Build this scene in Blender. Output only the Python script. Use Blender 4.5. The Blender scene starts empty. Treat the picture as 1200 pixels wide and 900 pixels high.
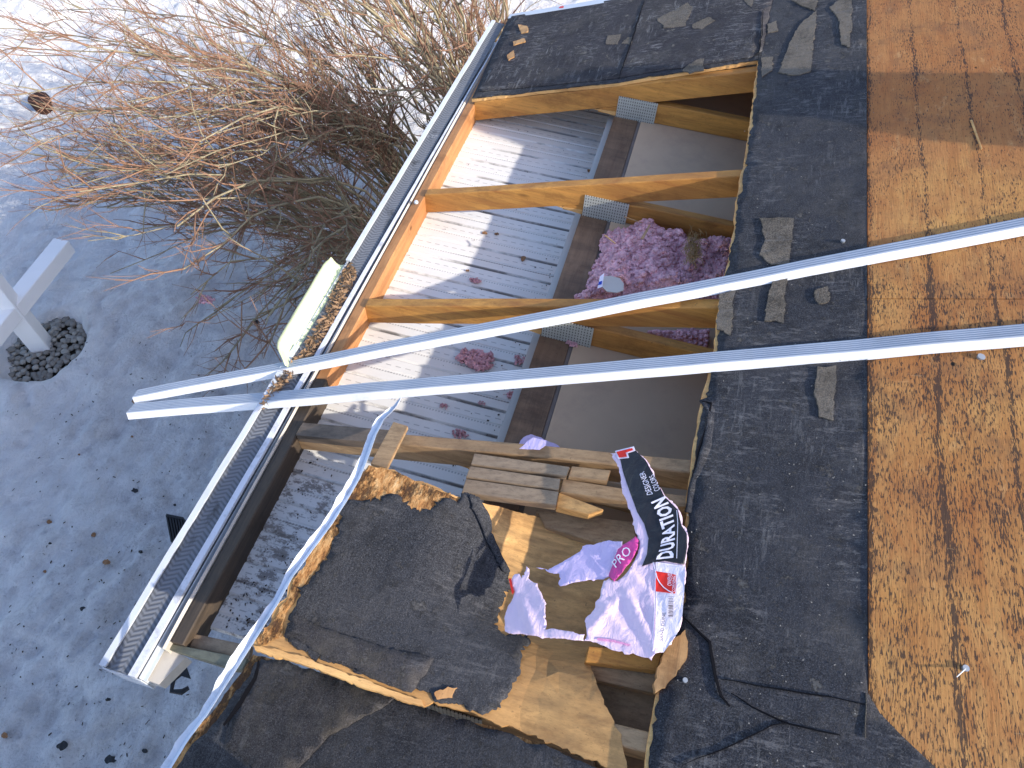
import bpy, bmesh, math, random
from mathutils import Vector, Matrix, noise
from mathutils.geometry import delaunay_2d_cdt
random.seed(7)

# ------------------------------------------------------------------ camera
CAMH = 4.5                                   # camera height above the snow
F_PX, CU, CV = 840.93, 600.0, 450.0
RX = Vector((0.9608481135913602, 0.24395366656951975, -0.13136787371522668))
RY = Vector((0.2750909018525184, -0.783279908972681, 0.5574922289510172))
RZ = Vector((0.03310535615647107, -0.5718034519309352, -0.819722421446279))
sc = bpy.context.scene
cam = bpy.data.cameras.new('camera'); camo = bpy.data.objects.new('camera', cam)
sc.collection.objects.link(camo); sc.camera = camo
right = Vector((RX[0], RY[0], RZ[0])); down = Vector((RX[1], RY[1], RZ[1])); fwd = Vector((RX[2], RY[2], RZ[2]))
right.normalize(); down = (down - right * down.dot(right)).normalized(); back = right.cross(-down).normalized()
m = Matrix((right, -down, back)).transposed().to_4x4(); m.translation = Vector((0, 0, CAMH))
camo.matrix_world = m
cam.sensor_width = 36; cam.sensor_fit = 'HORIZONTAL'; cam.lens = F_PX / 1200 * 36
cam.clip_start = 0.02; cam.clip_end = 2000

# ------------------------------------------------------------------ light
SUN = Vector((1.0, -0.26, 0.575)).normalized()
w = bpy.data.worlds.new('World'); sc.world = w; w.use_nodes = True
nt = w.node_tree; bg = nt.nodes['Background']
sky = nt.nodes.new('ShaderNodeTexSky'); sky.sky_type = 'NISHITA'; sky.sun_disc = False
sky.sun_elevation = math.asin(SUN.z); sky.sun_rotation = math.atan2(SUN.x, SUN.y)
sky.altitude = 200; sky.air_density = 1.0; sky.dust_density = 1.6
tint = nt.nodes.new('ShaderNodeMix'); tint.data_type = 'RGBA'; tint.blend_type = 'MULTIPLY'; tint.inputs[0].default_value = 1.0
tint.inputs[7].default_value = (.97, .96, 1.03, 1)      # the camera's white balance
nt.links.new(sky.outputs[0], tint.inputs[6]); nt.links.new(tint.outputs[2], bg.inputs[0]); bg.inputs[1].default_value = 0.15
ld = bpy.data.lights.new('sun', 'SUN'); ld.energy = 2.7; ld.angle = math.radians(0.55); ld.color = (1.0, 0.93, 0.82)
lo = bpy.data.objects.new('sun', ld); sc.collection.objects.link(lo)
lo.rotation_euler = SUN.to_track_quat('Z', 'Y').to_euler(); lo.location = (3, -2, 9)
sc.view_settings.view_transform = 'Standard'; sc.view_settings.look = 'None'
sc.view_settings.gamma = 1.0; sc.view_settings.exposure = 1.2
sc.render.engine = 'CYCLES'

# ------------------------------------------------------------------ geometry of the place
TP = math.tan(math.radians(18.6186)); PH = 1.622
def roofz(x): return CAMH - PH + TP * x           # top of the rafters
def ray(u, v):
    a = Vector(((u - CU) / F_PX, (v - CV) / F_PX, 1.0)); return Vector((RX.dot(a), RY.dot(a), RZ.dot(a)))
def rp(u, v, off=0.0):                            # point on the roof plane raised by off
    r = ray(u, v); t = (-PH + off) / (r.z - TP * r.x); return Vector((r.x * t, r.y * t, r.z * t + CAMH))
def pz(u, v, z):                                  # point at world height z
    r = ray(u, v); t = (z - CAMH) / r.z; return Vector((r.x * t, r.y * t, z))
def py(u, v, y):
    r = ray(u, v); t = y / r.y; return Vector((r.x * t, y, r.z * t + CAMH))
Z = lambda zc: zc + CAMH
def nz(x, y, z=0.0, s=1.0): return noise.noise(Vector((x * s, y * s, z)))
def fbm(x, y, s, z=0.0, o=4): return noise.fractal(Vector((x * s, y * s, z)), 1.0, 2.0, o)

# ------------------------------------------------------------------ object helpers
COL = sc.collection
def tag(o, label=None, cat=None, group=None, kind=None):
    if label: o['label'] = label
    if cat: o['category'] = cat
    if group: o['group'] = group
    if kind: o['kind'] = kind
    return o
def empty(name, loc=(0, 0, 0)):
    o = bpy.data.objects.new(name, None); o.location = loc; o.empty_display_size = 0.1; COL.objects.link(o); return o
def mk(name, verts, faces, mat, parent=None, smooth=False, origin=None, bevel=0.0):
    """verts in world space; origin: where the object's own origin is put"""
    base = Vector((0, 0, 0))
    if origin is not None: base = Vector(origin)
    if parent is not None: pw = PW.get(parent.name, Vector((0, 0, 0)))
    else: pw = Vector((0, 0, 0))
    me = bpy.data.meshes.new(name)
    if origin is None: base = pw
    me.from_pydata([tuple(Vector(v) - base) for v in verts], [], faces)
    me.validate(); me.update()
    bm = bmesh.new(); bm.from_mesh(me)
    bmesh.ops.recalc_face_normals(bm, faces=bm.faces)
    if bevel > 0:
        es = [e for e in bm.edges if len(e.link_faces) == 2 and e.calc_face_angle(0) > 0.9]
        bmesh.ops.bevel(bm, geom=es, offset=bevel, segments=2, affect='EDGES', clamp_overlap=True)
    bm.to_mesh(me); bm.free()
    if smooth:
        for p in me.polygons: p.use_smooth = True
    me.materials.append(mat)
    o = bpy.data.objects.new(name, me); COL.objects.link(o)
    o.location = base - pw
    if parent is not None: o.parent = parent
    PW[o.name] = base
    return o
PW = {}
def thing(name, loc):
    o = empty(name, loc); PW[o.name] = Vector(loc); return o
class MB:
    def __init__(s): s.v = []; s.f = []
    def quadbox(s, a, b):                     # two quads (4 points each) joined: a prism
        n = len(s.v); s.v += [Vector(p) for p in a] + [Vector(p) for p in b]; k = len(a)
        s.f += [tuple(n + i for i in range(k)), tuple(n + k + i for i in reversed(range(k)))]
        for i in range(k): s.f.append((n + i, n + (i + 1) % k, n + k + (i + 1) % k, n + k + i))
    def box(s, x0, x1, y0, y1, z0, z1):
        s.quadbox([(x0, y0, z0), (x1, y0, z0), (x1, y1, z0), (x0, y1, z0)], [(x0, y0, z1), (x1, y0, z1), (x1, y1, z1), (x0, y1, z1)])
    def loft(s, secs, cap=True, closed=True):
        n = len(s.v); k = len(secs[0])
        for q in secs: s.v += [Vector(p) for p in q]
        for i in range(len(secs) - 1):
            for j in range(k if closed else k - 1):
                a = n + i * k + j; b = n + i * k + (j + 1) % k
                s.f.append((a, b, b + k, a + k))
        if cap and closed:
            s.f.append(tuple(n + j for j in range(k))); s.f.append(tuple(n + (len(secs) - 1) * k + j for j in reversed(range(k))))
    def tube(s, pts, rad, sides=6, flat=1.0):
        secs = []
        for i, p in enumerate(pts):
            d = (Vector(pts[min(i + 1, len(pts) - 1)]) - Vector(pts[max(i - 1, 0)])).normalized()
            a = d.orthogonal().normalized() if i == 0 else (pa - d * pa.dot(d)).normalized()
            pa = a; b = d.cross(a)
            secs.append([Vector(p) + (a * math.cos(t) + b * math.sin(t) * flat) * rad[i] for t in [2 * math.pi * j / sides for j in range(sides)]])
        s.loft(secs)
    def blob(s, c, r, seed=0, amp=0.3, sub=1, sc3=(1, 1, 1), fq=None):
        bm = bmesh.new(); bmesh.ops.create_icosphere(bm, subdivisions=sub, radius=1)
        n = len(s.v); fq = fq or 1.6
        for v in bm.verts:
            d = v.co.normalized(); k = 1 + amp * noise.noise(d * fq + Vector((seed, seed * 1.7, 0)))
            s.v.append(Vector(c) + Vector((d.x * sc3[0], d.y * sc3[1], d.z * sc3[2])) * r * k)
        for f in bm.faces: s.f.append(tuple(n + v.index for v in f.verts))
        bm.free()
    def build(s, name, mat, parent=None, **k): return mk(name, s.v, s.f, mat, parent, **k)

def inside(x, y, P):
    c = False; j = len(P) - 1
    for i in range(len(P)):
        if (P[i][1] > y) != (P[j][1] > y) and x < (P[j][0] - P[i][0]) * (y - P[i][1]) / (P[j][1] - P[i][1]) + P[i][0]: c = not c
        j = i
    return c
def rag(P, amp, step, seed=0, closed=True, skip=()):
    """torn outline: waves of several sizes and now and then a sharp nick"""
    out = []; rnd = random.Random(seed)
    for i in range(len(P)):
        a = Vector(P[i]); b = Vector(P[(i + 1) % len(P)]); out.append(tuple(a))
        if i in skip: continue
        L = (b - a).length; st = step * .7; n = int(L / st)
        nn = Vector((-(b - a).y, (b - a).x)) / max(L, 1e-6)
        for k in range(1, n):
            t = (k + rnd.uniform(-.32, .32)) / n; p = a.lerp(b, t)
            h = noise.noise(Vector((p.x / amp * .055, p.y / amp * .055, seed))) * 1.7 + noise.noise(Vector((p.x / amp * .2, p.y / amp * .2, seed + 9))) * .9 + rnd.uniform(-.25, .25)
            if rnd.random() < .06: h += rnd.choice((-1, 1)) * .9
            out.append(tuple(p + nn * amp * h * min(1, 4 * t, 4 * (1 - t))))
    return out
def slab(name, P, zf, thick, res, mat, parent=None, smooth=False, origin=None, seed=0, holes=(), warp=None):
    """P: outline in plan (x, y). zf(x, y): height of its top."""
    rnd = random.Random(seed)
    vs = [Vector(p[:2]) for p in P]; k = len(vs)
    xs = [p[0] for p in P]; ys = [p[1] for p in P]
    if res:
        x = min(xs)
        while x < max(xs):
            y = min(ys)
            while y < max(ys):
                q = (x + rnd.uniform(-.3, .3) * res, y + rnd.uniform(-.3, .3) * res)
                if inside(q[0], q[1], P): vs.append(Vector(q))
                y += res
            x += res
    r = delaunay_2d_cdt(vs, [], [list(range(k))], 1, 1e-6)
    V, Fc = r[0], r[2]
    n = len(V); top = [Vector((p.x, p.y, zf(p.x, p.y))) for p in V]
    if warp: top = [warp(p) for p in top]
    verts = top + [p - Vector((0, 0, thick)) for p in top]
    faces = [tuple(f) for f in Fc]; cnt = {}
    for f in Fc:
        for i in range(len(f)):
            a, b = f[i], f[(i + 1) % len(f)]; cnt[(min(a, b), max(a, b))] = cnt.get((min(a, b), max(a, b)), 0) + 1
    side = []
    for f in Fc:
        for i in range(len(f)):
            a, b = f[i], f[(i + 1) % len(f)]
            if cnt[(min(a, b), max(a, b))] == 1: side.append((a, a + n, b + n, b))
    faces += [tuple(x + n for x in reversed(f)) for f in Fc] + side
    return mk(name, verts, faces, mat, parent, smooth=smooth, origin=origin)
def plan(px, off=0.0, z=None):                    # outline seen at px -> plan outline
    if z is None: return [tuple(rp(u, v, off)[:2]) for u, v in px]
    return [tuple(pz(u, v, z)[:2]) for u, v in px]
def cent(P, zf): 
    x = sum(p[0] for p in P) / len(P); y = sum(p[1] for p in P) / len(P); return (x, y, zf(x, y))

# ------------------------------------------------------------------ materials
class NT:
    def __init__(s, name, rough=0.7, spec=0.3, metal=0.0):
        s.m = bpy.data.materials.new(name); s.m.use_nodes = True; s.t = s.m.node_tree; s.b = s.t.nodes['Principled BSDF']
        s.b.inputs['Roughness'].default_value = rough; s.b.inputs['Metallic'].default_value = metal
        s.b.inputs['Specular IOR Level'].default_value = spec
        s.co = s.t.nodes.new('ShaderNodeTexCoord')
    def N(s, t, **k):
        n = s.t.nodes.new(t)
        for a, b in k.items(): setattr(n, a, b)
        return n
    def L(s, a, b): s.t.links.new(a, b)
    def mapd(s, scale=(1, 1, 1), loc=(0, 0, 0), rot=(0, 0, 0)):
        n = s.N('ShaderNodeMapping'); n.inputs['Scale'].default_value = scale; n.inputs['Location'].default_value = loc; n.inputs['Rotation'].default_value = rot
        s.L(s.co.outputs['Object'], n.inputs[0]); return n.outputs[0]
    def noise(s, scale, vec=None, detail=4, rough=.55, dist=0.0):
        n = s.N('ShaderNodeTexNoise'); n.inputs['Scale'].default_value = scale; n.inputs['Detail'].default_value = detail
        n.inputs['Roughness'].default_value = rough; n.inputs['Distortion'].default_value = dist
        s.L(vec if vec is not None else s.mapd(), n.inputs['Vector']); return n.outputs[0]
    def vor(s, scale, vec=None, feat='F1'):
        n = s.N('ShaderNodeTexVoronoi'); n.feature = feat; n.inputs['Scale'].default_value = scale
        s.L(vec if vec is not None else s.mapd(), n.inputs['Vector']); return n.outputs['Distance'], n.outputs.get('Color')
    def ramp(s, src, stops, interp='LINEAR'):
        n = s.N('ShaderNodeValToRGB'); n.color_ramp.interpolation = interp; e = n.color_ramp.elements
        while len(e) < len(stops): e.new(0.5)
        for i, (p, c) in enumerate(stops):
            e[i].position = p; e[i].color = (c if isinstance(c, tuple) else (c, c, c)) + (1,)
        s.L(src, n.inputs[0]); return n.outputs[0]
    def mix(s, a, b, fac, mode='MIX'):
        n = s.N('ShaderNodeMix', data_type='RGBA', blend_type=mode)
        for i, x in ((0, fac), (6, a), (7, b)):
            if isinstance(x, (int, float)): n.inputs[i].default_value = x
            elif isinstance(x, tuple): n.inputs[i].default_value = x + (1,)
            else: s.L(x, n.inputs[i])
        return n.outputs[2]
    def math(s, op, a, b=0.5, c=None):
        n = s.N('ShaderNodeMath', operation=op)
        for i, x in enumerate((a, b, c)):
            if x is None: continue
            if isinstance(x, (int, float)): n.inputs[i].default_value = x
            else: s.L(x, n.inputs[i])
        return n.outputs[0]
    def xyz(s, vec=None):
        n = s.N('ShaderNodeSeparateXYZ'); s.L(vec if vec is not None else s.co.outputs['Object'], n.inputs[0]); return n.outputs
    def col(s, c): 
        if isinstance(c, tuple): s.b.inputs['Base Color'].default_value = c + (1,)
        else: s.L(c, s.b.inputs['Base Color'])
    def bump(s, h, strength=.4, dist=.002):
        n = s.N('ShaderNodeBump'); n.inputs['Strength'].default_value = strength; n.inputs['Distance'].default_value = dist
        s.L(h, n.inputs['Height']); s.L(n.outputs[0], s.b.inputs['Normal']); return n
    def rough(s, r): s.L(r, s.b.inputs['Roughness'])

def m_felt(name, base=(.034, .037, .045), brown=.35, scr=.5, gran=1.0, dust=(.13, .115, .095), seam=False):
    n = NT(name, .88, .2)
    base = (base[0] * .86, base[1] * .80, base[2] * .75)
    g = n.noise(300, detail=3, rough=.7); big = n.noise(2.2, detail=6, rough=.6); mid = n.noise(16, detail=8, rough=.75)
    c = n.mix(tuple(x * .38 for x in base), tuple(x * 2.1 for x in base), n.ramp(g, [(.36, 0.), (.66, 1.)]))
    c = n.mix(c, tuple(x * 1.7 for x in base), n.ramp(big, [(.42, 0.), (.62, .55)]))
    c = n.mix(c, tuple(x * .45 for x in base), n.ramp(mid, [(.5, 0.), (.66, .7)]))
    sp = n.ramp(n.noise(420, n.mapd(loc=(1, 2, 3)), detail=2, rough=.6), [(.60, 0.), (.70, 1.)])
    c = n.mix(c, (.22, .22, .23), n.math('MULTIPLY', sp, .42 * gran))
    br = n.math('MULTIPLY', n.ramp(n.noise(5.5, n.mapd(loc=(3, 1, 0)), detail=9, rough=.75), [(.48, 0.), (.66, 1.)]), brown)
    c = n.mix(c, dust, br)
    reg = n.ramp(n.noise(5, detail=4), [(.42, 0.), (.58, 1.)]); reg2 = n.ramp(n.noise(4, n.mapd(loc=(7, 2, 0)), detail=3), [(.45, 0.), (.6, 1.)])
    s1 = n.ramp(n.noise(48, n.mapd((.20, 1.5, 1), rot=(0, 0, .55)), detail=8, rough=.8), [(.545, 0.), (.585, 1.)])
    c = n.mix(c, (.20, .19, .185), n.math('MULTIPLY', n.math('MULTIPLY', s1, reg), scr))
    s3 = n.ramp(n.noise(44, n.mapd((1.5, .22, 1), rot=(0, 0, .12)), detail=8, rough=.8), [(.552, 0.), (.59, 1.)])
    c = n.mix(c, (.20, .195, .19), n.math('MULTIPLY', n.math('MULTIPLY', s3, reg2), scr * .8))
    s4 = n.ramp(n.noise(60, n.mapd((.25, 1.4, 1), rot=(0, 0, -.9)), detail=8, rough=.8), [(.552, 0.), (.59, 1.)])
    c = n.mix(c, (.18, .175, .17), n.math('MULTIPLY', n.math('MULTIPLY', s4, reg), scr * .7))
    fl = n.ramp(n.noise(24, n.mapd(loc=(4, 4, 0)), detail=8, rough=.75), [(.60, 0.), (.63, 1.)])
    c = n.mix(c, (.15, .14, .125), n.math('MULTIPLY', fl, scr * 1.2))
    n.col(c)
    h = n.math('ADD', n.math('MULTIPLY', g, .6), n.math('ADD', n.math('MULTIPLY', mid, 2.6), n.math('MULTIPLY', big, 6.0)))
    n.bump(n.math('ADD', h, n.math('MULTIPLY', fl, 1.5)), .8, .0035)
    return n.m
def m_ply():
    n = NT('plywood_weathered', .8, .2)
    o = n.xyz()
    w1 = n.math('SUBTRACT', n.noise(3, detail=3), .5); w2 = n.math('SUBTRACT', n.noise(26, n.mapd((1, .5, 1)), detail=4), .5)
    warpx = n.math('ADD', o[0], n.math('ADD', n.math('MULTIPLY', w1, .035), n.math('MULTIPLY', w2, .016)))
    low = n.ramp(o[1], [(0., 1.), (1., 1.)])
    # below the sheet joint (y smaller) the dashes are dense
    lowf = n.math('MULTIPLY', n.math('LESS_THAN', o[1], 1.56), 1.0)
    big = n.noise(1.9, detail=6, rough=.6); fine = n.noise(34, n.mapd((6, .3, 1)), detail=7, rough=.7)
    wv = n.noise(6, n.mapd((3.0, .6, 1), loc=(2, 0, 0)), detail=8, rough=.68, dist=1.1)
    blot = n.noise(9, n.mapd(loc=(3, 7, 0)), detail=9, rough=.75)
    c = n.ramp(wv, [(.28, (.33, .135, .040)), (.43, (.46, .20, .062)), (.55, (.57, .29, .095)), (.72, (.39, .155, .048))])
    c = n.mix(c, (.66, .35, .095), n.math('MULTIPLY', n.ramp(n.noise(2.6, n.mapd(loc=(6, 1, 0)), detail=4), [(.45, 0.), (.63, 1.)]), .35))
    c = n.mix(c, (.37, .14, .050), n.math('MULTIPLY', n.ramp(n.math('ADD', n.math('MULTIPLY', o[1], .5), n.math('MULTIPLY', n.math('SUBTRACT', n.noise(3, detail=7, rough=.7), .5), 1.2)), [(1.0, 0.), (1.0, 0.)] if False else [(.75, 0.), (1.35, .6)]), 1.0))
    c = n.mix(c, (.35, .12, .035), n.ramp(big, [(.46, 0.), (.66, .75)]))
    c = n.mix(c, (.17, .075, .03), n.math('MULTIPLY', n.ramp(fine, [(.50, 0.), (.70, 1.)]), .45))
    c = n.mix(c, (.14, .075, .045), n.math('MULTIPLY', n.ramp(blot, [(.50, 0.), (.64, 1.)]), .45))
    c = n.mix(c, (.70, .44, .19), n.math('MULTIPLY', n.ramp(n.noise(15, n.mapd((1.2, .5, 1), loc=(5, 5, 0)), detail=9, rough=.78), [(.58, 0.), (.68, 1.)]), .35))
    line = n.math('ABSOLUTE', n.math('SUBTRACT', n.math('FRACT', n.math('MULTIPLY', warpx, 7.4)), .5))
    band = n.ramp(line, [(0.0, 1.), (.025, .75), (.07, 0.)])
    patch = n.math('SUBTRACT', n.noise(8, n.mapd((1.6, .45, 1), loc=(1, 8, 0)), detail=6, rough=.7), .5)
    dens = n.math('ADD', n.math('MULTIPLY', band, .108), n.math('ADD', n.math('MULTIPLY', patch, .36), n.math('ADD', n.math('MULTIPLY', lowf, .040), .034)))
    d1 = n.noise(1, n.mapd((360, 58, 1)), detail=3, rough=.6)
    d2 = n.noise(1, n.mapd((210, 28, 1), loc=(9, 3, 0)), detail=4, rough=.7)
    m1 = n.ramp(n.math('ADD', d1, dens), [(.625, 0.), (.66, 1.)])
    m2 = n.ramp(n.math('ADD', d2, dens), [(.665, 0.), (.695, 1.)])
    mk_ = n.math('MAXIMUM', m1, m2)
    c = n.mix(c, (.036, .028, .026), n.math('MULTIPLY', mk_, .85))
    hv = n.vor(6.5, n.mapd((1, .8, 1), loc=(.3, .2, 0)))[0]
    hole = n.ramp(n.math('ADD', hv, n.math('MULTIPLY', n.math('SUBTRACT', n.noise(120), .5), .02)), [(.028, 1.), (.045, 0.)])
    c = n.mix(c, (.012, .010, .010), hole)
    scr = n.ramp(n.noise(30, n.mapd((.35, 2.4, 1), rot=(0, 0, -.15)), detail=8, rough=.8), [(.625, 0.), (.67, 1.)])
    c = n.mix(c, (.62, .42, .22), n.math('MULTIPLY', scr, .3))
    n.col(c)
    n.bump(n.math('SUBTRACT', n.math('ADD', n.math('MULTIPLY', fine, 1.4), n.noise(90, n.mapd((4, .6, 1)), detail=6, rough=.7)), n.math('ADD', n.math('MULTIPLY', mk_, .6), n.math('MULTIPLY', hole, 3.))), .75, .002)
    return n.m
def m_wood(name, a, b, d, rot=0.0, tilt=1.0, knots=True, dirt=0.0, along='X'):
    n = NT(name, .65, .3)
    sc_ = (1.1, 13, 13) if along == 'X' else (13, 1.1, 13)
    v = n.mapd(sc_, rot=(0, 0, rot))
    g = n.noise(2.2, v, detail=7, rough=.62, dist=.6); g2 = n.noise(9, v, detail=5, rough=.6)
    big = n.noise(2.3, detail=3)
    c = n.ramp(g, [(.28, b), (.5, a), (.7, tuple(min(1, x * 1.25) for x in a)), (.8, b)])
    c = n.mix(c, d, n.math('MULTIPLY', n.ramp(g2, [(.5, 0.), (.75, 1.)]), .5))
    c = n.mix(c, b, n.ramp(big, [(.45, 0.), (.7, .6)]))
    if knots:
        kk = n.vor(2.4, n.mapd((1, 3, 3), loc=(.37, .1, .2)))[0]
        c = n.mix(c, tuple(x * .35 for x in b), n.ramp(kk, [(.035, 1.), (.09, 0.)]))
    if dirt > 0:
        c = n.mix(c, (.05, .04, .032), n.math('MULTIPLY', n.ramp(n.noise(6, n.mapd((.5, 3, 3), loc=(1, 2, 3)), detail=7, rough=.7), [(.42, 0.), (.66, 1.)]), dirt))
    sp = n.ramp(n.noise(90, detail=2), [(.7, 0.), (.76, 1.)])
    c = n.mix(c, (.06, .04, .025), n.math('MULTIPLY', sp, .45))
    ln = n.ramp(n.noise(30, v, detail=8, rough=.8), [(.56, 0.), (.64, 1.)]); c = n.mix(c, tuple(x * .5 for x in b), n.math('MULTIPLY', ln, .6))
    st = n.ramp(n.noise(7, n.mapd((1, 1.5, 1.5), loc=(8, 1, 3)), detail=9, rough=.75), [(.52, 0.), (.66, 1.)]); c = n.mix(c, tuple(x * .45 for x in b), n.math('MULTIPLY', st, .5))
    n.col(c); n.bump(n.math('ADD', g, n.math('MULTIPLY', g2, .6)), .45, .002); return n.m
def m_plain(name, c, rough=.5, spec=.5, metal=0., var=.12, dirt=.0, bscale=60, bump=.1, dcol=(.12, .1, .08), dscale=14):
    n = NT(name, rough, spec, metal)
    g = n.noise(9, detail=5); x = n.mix(tuple(k * (1 - var) for k in c), tuple(min(1, k * (1 + var)) for k in c), g)
    if dirt: x = n.mix(x, dcol, n.math('MULTIPLY', n.ramp(n.noise(dscale, n.mapd(loc=(2, 5, 1)), detail=7, rough=.72), [(.52, 0.), (.7, 1.)]), dirt))
    n.col(x)
    if bump: n.bump(n.noise(bscale, detail=3), bump, .002)
    return n.m
def m_snow():
    n = NT('snow', .75, .15)
    a = n.noise(1.1, detail=6); b = n.noise(7, n.mapd((1, .6, 1), rot=(0, 0, .5)), detail=9, rough=.75); f = n.noise(60, detail=6, rough=.75); o = n.xyz()
    near = n.ramp(n.math('ADD', n.math('MULTIPLY', o[0], .2), n.math('MULTIPLY', n.noise(1.3, n.mapd(loc=(2, 2, 0)), detail=5), .5)), [(-.0, 0.), (.0, 0.)])
    tr = n.ramp(n.math('ADD', n.math('ADD', n.math('MULTIPLY', o[0], .16), 1.0), n.math('MULTIPLY', n.math('SUBTRACT', n.noise(1.2, detail=6, rough=.6), .5), .7)), [(.36, 0.), (.62, 1.)])
    c = n.mix((.92, .90, .89), (.97, .96, .95), n.ramp(a, [(.35, 0.), (.6, 1.)]))
    c = n.mix(c, (.58, .55, .55), n.math('MULTIPLY', n.ramp(b, [(.46, 0.), (.60, 1.)]), n.math('ADD', n.math('MULTIPLY', tr, .24), .08)))
    c = n.mix(c, (.36, .33, .32), n.math('MULTIPLY', n.math('MULTIPLY', n.ramp(f, [(.53, 0.), (.62, 1.)]), n.ramp(n.noise(3.2, n.mapd(loc=(3, 3, 0)), detail=7, rough=.7), [(.46, 0.), (.58, 1.)])), n.math('MULTIPLY', tr, .6)))
    stk = n.ramp(n.noise(11, n.mapd((1, .38, 1), rot=(0, 0, .35), loc=(2, 1, 0)), detail=9, rough=.78), [(.44, 0.), (.56, 1.)])
    c = n.mix(c, (.60, .575, .58), n.math('MULTIPLY', stk, n.math('ADD', n.math('MULTIPLY', tr, .30), .10)))
    pit = n.ramp(n.noise(34, n.mapd(loc=(8, 1, 2)), detail=7, rough=.75), [(.55, 0.), (.62, 1.)])
    c = n.mix(c, (.38, .36, .36), n.math('MULTIPLY', pit, n.math('MULTIPLY', tr, .38)))
    sp = n.ramp(n.noise(30, n.mapd(loc=(1, 0, 2)), detail=7, rough=.7), [(.67, 0.), (.69, 1.)])
    c = n.mix(c, (.07, .055, .045), n.math('MULTIPLY', sp, n.math('MULTIPLY', tr, .85)))
    n.col(c)
    n.bump(n.math('ADD', n.math('ADD', n.math('MULTIPLY', b, 3.2), n.math('MULTIPLY', n.noise(13, n.mapd((1, .35, 1), rot=(0, 0, .25)), detail=7, rough=.7), 1.6)), n.math('MULTIPLY', f, .7)), 1.0, .03); return n.m
def m_soffit():
    n = NT('white_soffit_metal', .38, .5)
    o = n.xyz()
    c = n.mix((.64, .62, .58), (.74, .72, .68), n.noise(5, detail=5))
    # rows of punched slots in every third panel run
    yf = n.math('FRACT', n.math('MULTIPLY', n.math('SUBTRACT', o[1], .341), 1 / .102))
    row = n.math('MULTIPLY', n.math('GREATER_THAN', yf, .40), n.math('LESS_THAN', yf, .475))
    sl = n.math('GREATER_THAN', n.math('FRACT', n.math('MULTIPLY', o[0], 95.0)), .5)
    row2 = n.math('MULTIPLY', n.math('GREATER_THAN', yf, .70), n.math('LESS_THAN', yf, .735))
    sl2 = n.math('GREATER_THAN', n.math('FRACT', n.math('MULTIPLY', o[0], 28.0)), .45)
    per = n.math('MAXIMUM', n.math('MULTIPLY', row, sl), n.math('MULTIPLY', row2, sl2))
    c = n.mix(c, (.16, .15, .14), n.math('MULTIPLY', per, .5))
    gr = n.math('MAXIMUM', n.ramp(yf, [(0., .8), (.03, 1.), (.08, .9), (.12, 0.), (.97, 0.), (1., .8)]), n.math('MULTIPLY', n.ramp(yf, [(.40, 0.), (.42, .8), (.45, .8), (.475, 0.)]), n.math('LESS_THAN', n.math('FRACT', n.math('MULTIPLY', o[1], 4.9)), .5)))
    gn = n.ramp(n.math('ADD', n.noise(7, n.mapd((.6, 1.5, 1)), detail=7, rough=.7), n.math('MULTIPLY', o[0], .22)), [(.30, 0.), (.46, 1.)])
    c = n.mix(c, (.045, .035, .03), n.math('MULTIPLY', n.math('MULTIPLY', gr, gn), .85))
    # grime: heavier towards the low end (y small) and by the wall
    low = n.ramp(n.math('MULTIPLY', o[1], .5), [(.42, 1.), (.50, .0)])
    wal = n.ramp(n.math('MULTIPLY', o[0], -1.0), [(.28, .10), (.38, 0.)]); dm = n.math('ADD', n.noise(20, n.mapd((.8, 1.3, 1)), detail=9, rough=.8), wal)
    dd = n.ramp(n.math('ADD', dm, n.math('MULTIPLY', low, .185)), [(.69, 0.), (.75, 1.)])
    c = n.mix(c, (.12, .09, .07), n.math('MULTIPLY', dd, .8))
    c = n.mix(c, (.50, .44, .37), n.math('MULTIPLY', n.ramp(n.noise(6, n.mapd((.5, 2, 1)), detail=8, rough=.7), [(.5, 0.), (.68, 1.)]), .22))
    n.col(c); n.bump(n.math('SUBTRACT', n.noise(30, detail=4), n.math('MULTIPLY', per, 1.5)), .3, .002); return n.m
def m_guard():
    n = NT('gutter_guard_mesh', .5, .4)
    o = n.xyz()
    xf = n.math('FRACT', n.math('MULTIPLY', n.math('SUBTRACT', o[0], n.math('MULTIPLY', o[1], .0175)), 20.0))
    v = n.math('ABSOLUTE', n.math('SUBTRACT', xf, .5))
    ch = n.math('FRACT', n.math('ADD', n.math('MULTIPLY', o[1], 70.0), n.math('MULTIPLY', v, 2.0)))
    st = n.ramp(ch, [(0., 0.), (.25, 1.), (.55, 1.), (.8, 0.)])
    c = n.mix((.10, .105, .115), (.16, .17, .19), st)
    c = n.mix(c, (.03, .028, .026), n.math('MULTIPLY', n.ramp(n.noise(9, n.mapd((1, .6, 1)), detail=7, rough=.7), [(.56, 0.), (.66, 1.)]), .85))
    c = n.mix(c, (.45, .47, .5), n.math('MULTIPLY', n.ramp(n.noise(12, n.mapd(loc=(4, 4, 4)), detail=6, rough=.7), [(.64, 0.), (.7, 1.)]), .6))
    n.col(c); n.bump(st, .6, .003); return n.m
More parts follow.
